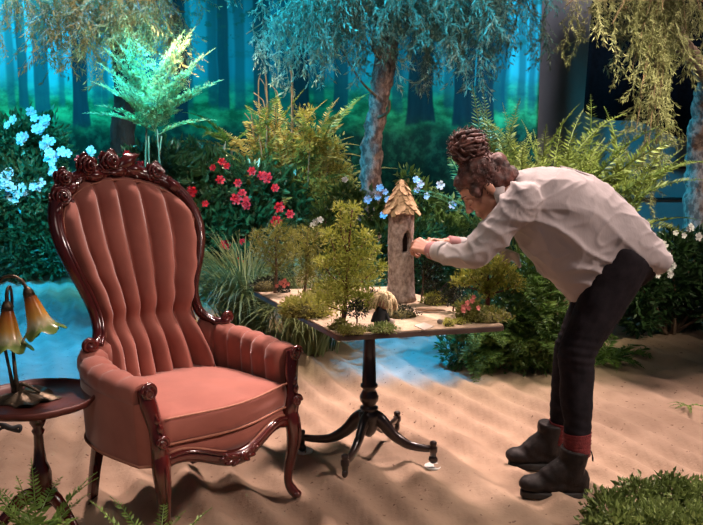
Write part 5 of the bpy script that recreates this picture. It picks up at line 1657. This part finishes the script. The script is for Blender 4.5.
rb, lm = bush('white_blossom_bush', 'dark bush with loose white blossoms at the pepper tree foot', b,
     [(650, 262, 20), (672, 250, 20), (695, 258, 22), (640, 285, 24), (665, 285, 28), (695, 288, 28), (720, 275, 26), (655, 305, 22), (690, 308, 22), (630, 305, 18), (720, 305, 22), (700, 245, 16), (640, 318, 16), (670, 318, 18)], 5.5, 'L_dark', 7000, 0.060, 0.42, 109)
flowers_on(rb, fm_white, 'flower', [P(px + RND.uniform(-2, 2), py + RND.uniform(-2, 2), 5.12) for px, py in ((666, 266), (670, 270), (660, 268), (674, 265), (666, 258), (657, 274), (664, 244), (688, 230), (692, 226), (684, 236), (676, 232), (662, 250), (697, 238), (658, 262), (671, 275), (653, 270))], b, scl=(0.6, 1.0))
# clipped low bush at the lower corner
b = Vector((P(655, 540, 2.62).x, 2.62, 0))
lm = [(P(px, py, y) - b, rp * y / F) for px, py, y, rp in ((610, 512, 2.62, 26), (640, 500, 2.66, 26), (672, 498, 2.7, 28), (700, 502, 2.7, 28), (625, 535, 2.5, 32), (660, 530, 2.5, 34), (695, 530, 2.5, 34), (728, 515, 2.66, 30), (596, 530, 2.55, 16))]
bt = thing('low_bush', 'low clipped small-leaved bush on the sand by the boots', 'bush', b, 0, 'bushes of the set')
L_ = [(c.x, c.y, max(0.02, c.z), r, r, r * 0.85) for c, r in lm]
fo = part('foliage', bush_leaves(L_, 12000, 0.021, 0.5, 111, 0.55, zmin=0.0), 'L_front', bt, False); fo['kind'] = 'stuff'
part('stem', stems((0, 0, 0), [q[:3] for q in L_], 0.007), 'twig', bt)
# scrap of greenery on the sand
b = G(688, 408); b.z = float(floor_height(b.x, b.y))
sg = thing('ground_sprig', 'small flat sprig of greenery lying on the sand', 'plant', b)
for k in range(6):
    rot = Matrix.Rotation(RND.uniform(0, 6.28), 4, 'Z') @ Matrix.Rotation(R(-78), 4, 'X')
    link('frond', fr_fore[k % 3], sg, (0, 0, 0.012), rot.to_euler(), RND.uniform(0.2, 0.36))

# ------------------------------------------------------------------ tall grass between chair and table
def grass(name, label, base, n, L, seed, spread, lean=(0, 0)):
    t = thing(name, label, 'grass', base, 0, 'grass clumps')
    rs = np.random.RandomState(seed)
    mb = MB()
    for k in range(n):
        a = rs.uniform(0, 2 * PI); r0 = abs(rs.normal(0, 0.07))
        p = np.array((r0 * math.cos(a), r0 * math.sin(a) * 0.8, 0.0))
        az = a + rs.normal(0, 0.6)
        out = np.array((math.cos(az), math.sin(az), 0)) + np.array((lean[0], lean[1], 0))
        ln = L * rs.uniform(0.55, 1.1)
        th = rs.uniform(0.05, 0.35); bend = rs.uniform(1.2, 2.5) * spread
        w = rs.uniform(0.004, 0.0075)
        sd = np.cross(out, (0, 0, 1)); sd /= np.linalg.norm(sd)
        row, seg = [], 8
        for i in range(seg + 1):
            f = i / seg
            ww = w * (1 - f ** 2.2) + 0.0005
            row.append((p - sd * ww, p + sd * ww))
            ang = th + bend * f ** 1.3
            p = p + (out * math.sin(ang) + np.array((0, 0, 1)) * math.cos(ang)) * ln / seg
            p[2] = max(p[2], 0.012 + 0.01 * rs.rand())
        mb.loft([list(map(tuple, q)) for q in row], caps=False, closed=False)
    o = part('blades', mb, 'L_grass', t, False)
    o['kind'] = 'stuff'
    return t
grass('grass_clump', 'tall arching grass clump behind the armchair arm', G(246, 338), 900, 0.95, 201, 1.0)
grass('grass_clump', 'drooping grass clump under the table corner', G(308, 352), 700, 0.72, 202, 1.0, (0.15, -0.1))
